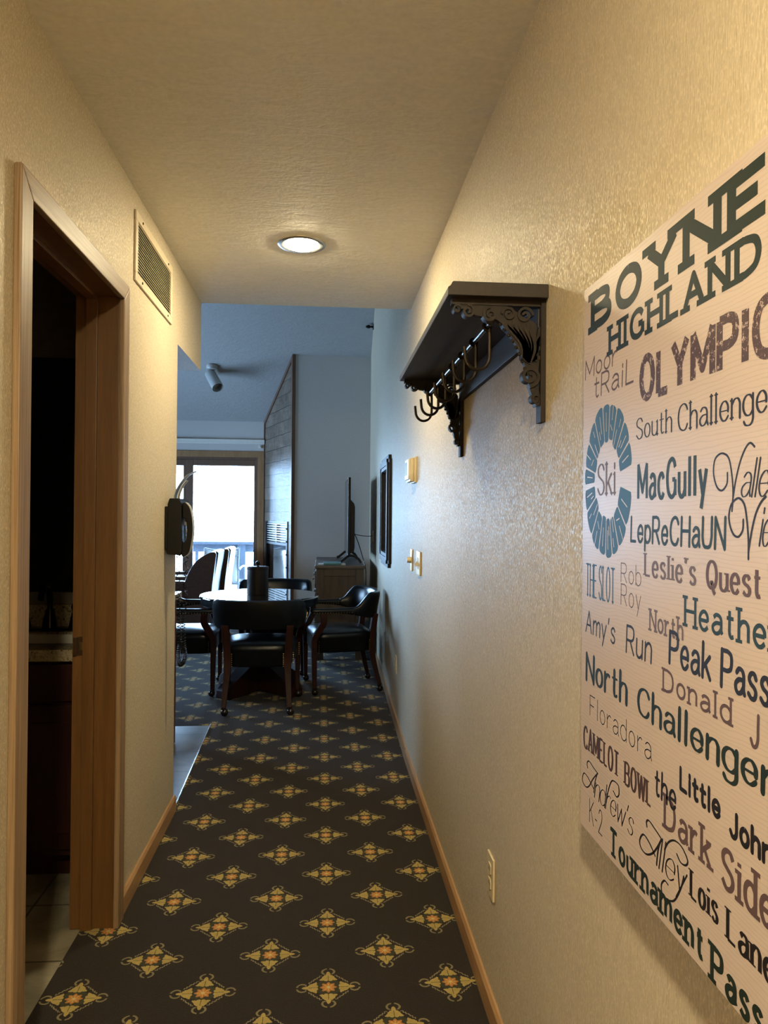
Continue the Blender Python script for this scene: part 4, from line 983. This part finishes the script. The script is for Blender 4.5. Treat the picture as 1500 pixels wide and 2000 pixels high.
t = thing('television', 'black flat screen television seen edge on, standing on the dresser', 'television', (.235, 7.72, DT))
b = MB(); b.box(-.012, .014, -.56, .56, .085, .845); b.build('housing', 'black_plastic', t, .003)
b = MB(); b.box(-.0135, -.012, -.548, .548, .10, .832); b.build('screen', 'screen', t)
b = MB(); b.prism([(.014, .10), (.050, .115), (.058, .16), (.058, .56), (.050, .59), (.014, .63)], 'y', -.50, .50); b.build('back_cover', 'black_plastic', t, .004)
for y in (-.46, .46):
    b = MB(); b.bar([(-.10, y, .010), (-.075, y, .018), (-.012, y, .070), (.012, y, .080), (.055, y, .075), (.10, y, .045), (.125, y, .008)], .024, .045, (0, 1, 0)); b.build('stand_foot', 'black_plastic', t, .004)
t = thing('brochure_folder', 'teal folder with white papers sticking out on the dresser top', 'folder', (.075, 7.12, DT))
b = MB(); b.box(-.085, .085, -.09, .09, .002, .022); b.build('cover', 'teal', t, .003)
b = MB(); b.box(-.135, .125, -.07, .06, 0, .010); b.build('papers', 'paper', t, .001)
t = thing('television_cable', 'thin black cables running from the television to the wall', 'cable', (0, 0, 0))
b = MB(); b.tube(catmull([(.285, 7.45, 1.18), (.40, 7.60, 1.155), (xright(7.75)-.01, 7.75, 1.15)], 8), .0035, 6); b.build('antenna_cable', 'black_plastic', t)
b = MB(); b.tube(catmull([(.285, 7.40, 1.21), (.330, 7.30, 1.10), (.375, 7.15, .94), (.392, 7.03, .85), (.394, 7.00, .70), (.394, 7.0, .40)], 8), .004, 6); b.build('power_cable', 'black_plastic', t)
t = thing('cable_wall_plate', 'dark wall plate on the right wall behind the television cable', 'wall plate', (xright(7.75), 7.75, 1.15))
b = MB(); b.box(-.006, .002, -.036, .036, -.057, .057); b.build('plate', 'ivory', t, .002)
MB().lathe([(.0005, -.010), (.006, -.010), (.006, -.004), (.0005, -.004)], (0, 0, 0), 10, 'x').build('connector', 'brass', t)

# ------------------------------------------------------------------ ceiling spot light and sprinkler
sy_ = 8.72; t = thing('ceiling_spotlight', 'grey cylinder spotlight hanging from the sloped living room ceiling', 'spotlight', (-1.328, sy_, zceil(sy_)))
b = MB(); b.lathe([(.0005, .02), (.062, .02), (.065, -.010), (.058, -.028), (.030, -.034), (.0005, -.034)], n=28); b.build('canopy', 'steel', t)
b = MB(); b.box(-.034, -.020, -.010, .010, -.150, -.02); b.box(.020, .034, -.010, .010, -.115, -.02); b.build('yoke', 'steel', t, .002)
b = MB(); b.lathe([(.062, .13), (.055, .135), (.0005, .135)], n=28); b.lathe([(.0005, .135), (.058, .135), (.064, .128), (.066, -.13), (.060, -.13), (.058, -.06), (.0005, -.06)], n=28)
Mx = Matrix.Translation((.028, -.03, -.165)) @ Matrix.Rotation(math.radians(-30), 4, 'Y') @ Matrix.Rotation(math.radians(-32), 4, 'X'); b.v = b.v[3*28:]; b.f = [tuple(i-3*28 for i in f) for f in b.f if min(f) >= 3*28]
b.xf(Mx); b.build('lamp_head', 'steel', t, angle=50)
py = 8.0; t = thing('fire_sprinkler', 'small dark sprinkler head high on the right wall near the ceiling', 'sprinkler', (xright(py), py, 3.42))
b = MB(); b.lathe([(.0005, -.008), (.032, -.008), (.034, 0), (.0005, 0)], (0, 0, 0), 16, 'x'); b.build('escutcheon', 'bronze', t)
b = MB(); b.lathe([(.0005, -.075), (.010, -.075), (.011, -.008), (.0005, -.008)], (0, 0, 0), 10, 'x'); b.tube([(-.04, 0, .012), (-.06, 0, .016), (-.08, 0, .004)], .004, 6); b.tube([(-.04, 0, -.012), (-.06, 0, -.016), (-.08, 0, -.004)], .004, 6)
b.lathe([(.0005, -.086), (.016, -.084), (.016, -.080), (.0005, -.080)], (0, 0, 0), 12, 'x'); b.build('nozzle', 'bronze', t)

# ------------------------------------------------------------------ brown leather armchairs
def armchair(label):
    # local: faces -x, y across; origin under the back
    t = thing('armchair', label, 'armchair', (0, 0, 0), 0, 'brown leather armchairs')
    hw = .345
    b = MB(); b.box(-.72, -.02, -hw+.10, hw-.10, .10, .34); b.build('base', 'brown_leather', t, .02, 3)
    b = MB(); b.box(-.75, -.14, -hw+.125, hw-.125, .335, .47); b.build('seat_cushion', 'brown_leather', t, .035, 4)
    arch = catmull([(-.145, .30), (-.17, .60), (-.205, .72), (-.16, .83), (-.095, .915), (-.02, .958), (.035, .962)], 6)+catmull([(.055, .945), (.045, .86), (.005, .60), (-.02, .30)], 4)
    b = MB(); b.prism(arch, 'y', -hw+.10, hw-.10); b.build('backrest', 'brown_leather', t, .022, 4, angle=50)
    for s in (-1, 1):
        wing = catmull([(-.30, .60), (-.255, .72), (-.19, .83), (-.11, .905), (-.02, .950), (.030, .955)], 6)+[(.045, .93), (.005, .60), (-.03, .12), (-.30, .12)]
        y0, y1 = s*(hw-.10), s*hw
        b = MB(); b.prism(wing, 'y', min(y0, y1), max(y0, y1)); b.build('wing', 'brown_leather', t, .018, 3, angle=50)
        b = MB(); b.box(-.76, -.28, min(y0, y1)-.004, max(y0, y1)+.004, .12, .640); b.build('armrest', 'brown_leather', t, .03, 4)
    for x in (-.70, -.06):
        for y in (-hw+.06, hw-.06): MB().lathe([(.0005, 0), (.018, 0), (.026, .12), (.0005, .12)], (x, y, 0), 12).build('leg', 'mahogany', t)
    return t
a0 = armchair('brown leather armchair with arched back, the one nearer the round table'); a0.location = (-1.215, 8.45, 0)
dup(a0, (-1.175, 9.20, 0), 0.0, 'brown leather armchair nearest the sliding door, half behind its twin')

# ------------------------------------------------------------------ kitchen counter end
t = thing('kitchen_counter', 'red cherry kitchen counter end with dark stone top beyond the left wall', 'counter', (0, 0, 0))
b = MB(); b.box(-2.6, -.880, 4.16, 4.50, 0, .86); b.build('cabinet', 'red_cabinet', t, .004)
b = MB(); b.box(-2.6, -.856, 4.06, 4.54, .862, .90); b.build('countertop', 'granite', t, .005)

# ------------------------------------------------------------------ bathroom vanity
t = thing('bathroom_vanity', 'dark cherry bathroom vanity with speckled granite top', 'vanity', (0, 0, 0))
VX0, VX1, VY0, VY1 = -2.0, XW-.012, 2.80, YE-.101
b = MB(); b.box(VX0, VX1, VY0+.02, VY1, .10, .825); b.box(VX0, VX1, VY0+.09, VY1, 0, .10); b.build('cabinet', 'cabinet', t, .003)
for k in range(3):
    x0 = VX0+.02+k*.385; d_ = MB().box(x0, x0+.365, VY0, VY0+.02, .13, .66).build('door', 'cabinet', t, .004)
    MB().box(x0+.06, x0+.305, VY0-.006, VY0, .19, .60).build('door_panel', 'cabinet', d_, .004)
    MB().box(x0, x0+.365, VY0, VY0+.02, .675, .81).build('drawer_front', 'cabinet', t, .004)
b = MB(); b.box(VX0, VX1, VY0-.02, 2.865, .825, .868); b.box(VX0, VX1, 3.19, VY1, .825, .868); b.box(VX0, -1.45, 2.865, 3.19, .825, .868); b.box(-.90, VX1, 2.865, 3.19, .825, .868)
b.box(VX0, VX1, VY1-.02, VY1, .868, .965); b.build('countertop', 'granite', t, .002)
b = MB(); b.box(-1.45, -1.43, 2.865, 3.19, .70, .862); b.box(-.92, -.90, 2.865, 3.19, .70, .862); b.box(-1.43, -.92, 2.865, 2.885, .70, .862); b.box(-1.43, -.92, 3.17, 3.19, .70, .862); b.box(-1.45, -.90, 2.865, 3.19, .68, .70); b.build('sink', 'porcelain', t, .004)
t = thing('bathroom_faucet', 'dark bronze gooseneck faucet on the granite vanity', 'faucet', (-1.165, 3.25, .868))
b = MB(); b.box(-.14, .14, -.03, .03, 0, .012); b.build('base', 'bronze', t, .004)
b = MB(); b.lathe([(.032, .012), (.026, .05), (.016, .09), (.0005, .09)], n=16); b.tube(catmull([(0, 0, .08), (0, 0, .15), (0, -.03, .19), (0, -.08, .185), (0, -.105, .14)], 6), .012, 10); b.build('spout', 'bronze', t)
for s in (-1, 1):
    b = MB(); b.lathe([(.028, .012), (.022, .04), (.013, .08), (.018, .10), (.012, .115), (.0005, .118)], (s*.105, 0, 0), 16); b.tube([(s*.105, 0, .10), (s*.145, -.01, .106), (s*.185, -.02, .110)], [.006, .005, .008], 8); b.build('handle', 'bronze', t)
t = thing('bathroom_mirror', 'wide dark mirror above the bathroom vanity', 'mirror', (-1.35, YE-.1, 1.5))
MB().box(-.6, .5, -.012, -.001, -.48, .55).build('glass', 'screen', t)

# ------------------------------------------------------------------ deck outside
b = MB(); b.box(-6, 4, YF+.13, 11.35, -.10, -.02); b.build('floor_deck', 'snow', smooth=False)['kind'] = 'structure'
b = MB(); b.box(-40, 40, 11.35, 80, -3.2, -3.0); b.build('ground', 'snow', smooth=False)['kind'] = 'structure'
t = thing('deck_railing', 'weathered wooden deck railing outside the sliding door', 'railing', (0, 11.2, 0))
b = MB(); b.box(-5.8, 3.8, -.07, .07, .915, .955); b.box(-5.8, 3.8, -.02, .02, .80, .915); b.build('top_rail', 'rail', t, .004)
for x in (-3.6, -1.24, 1.2, 3.6): MB().box(x-.06, x+.06, -.05, .05, -.02, .915).build('post', 'rail', t, .004)
for x in (-3.0, -2.42, -1.90, -.60, .05): MB().box(x-.022, x+.022, -.02, .02, .08, .80).build('baluster', 'rail', t, .002)
t = thing('patio_chair', 'metal framed sling patio chair standing on the snowy deck', 'chair', (-1.455, 10.62, -.02))
b = MB(); hw = .235
for s in (-1, 1):
    b.tube(catmull([(s*hw*1.08, -.10, .0), (s*hw*1.02, -.06, .40), (s*hw, -.02, .70), (s*hw*1.02, .01, .905)], 5), .014, 8)
    b.tube(catmull([(s*.27, .50, .0), (s*.27, .49, .55), (s*.27, .42, .62), (s*.27, .10, .635), (s*.25, -.04, .60)], 5), .014, 8)
b.tube(catmull([(-hw*1.02, .01, .90), (-.1, .0, .875), (.1, .0, .875), (hw*1.02, .01, .90)], 5), .012, 8)
b.tube(catmull([(-hw, -.02, .80), (-.1, -.03, .775), (.1, -.03, .775), (hw, -.02, .80)], 5), .010, 8)
b.tube([(-.26, -.06, .40), (.26, -.06, .40)], .012, 8); b.tube([(-.26, .46, .42), (.26, .46, .42)], .012, 8)
b.build('frame', 'patio_metal', t)
G = [[(-.225+.45*j/6, p[0]-.012*math.sin(PI*j/6), p[1]) for j in range(7)] for p in catmull([(.0, .87), (-.03, .66), (-.07, .44), (.10, .40), (.44, .42)], 6)]
o = MB().grid(G).build('sling', 'sling', t); sm = o.modifiers.new('thickness', 'SOLIDIFY'); sm.thickness = .004
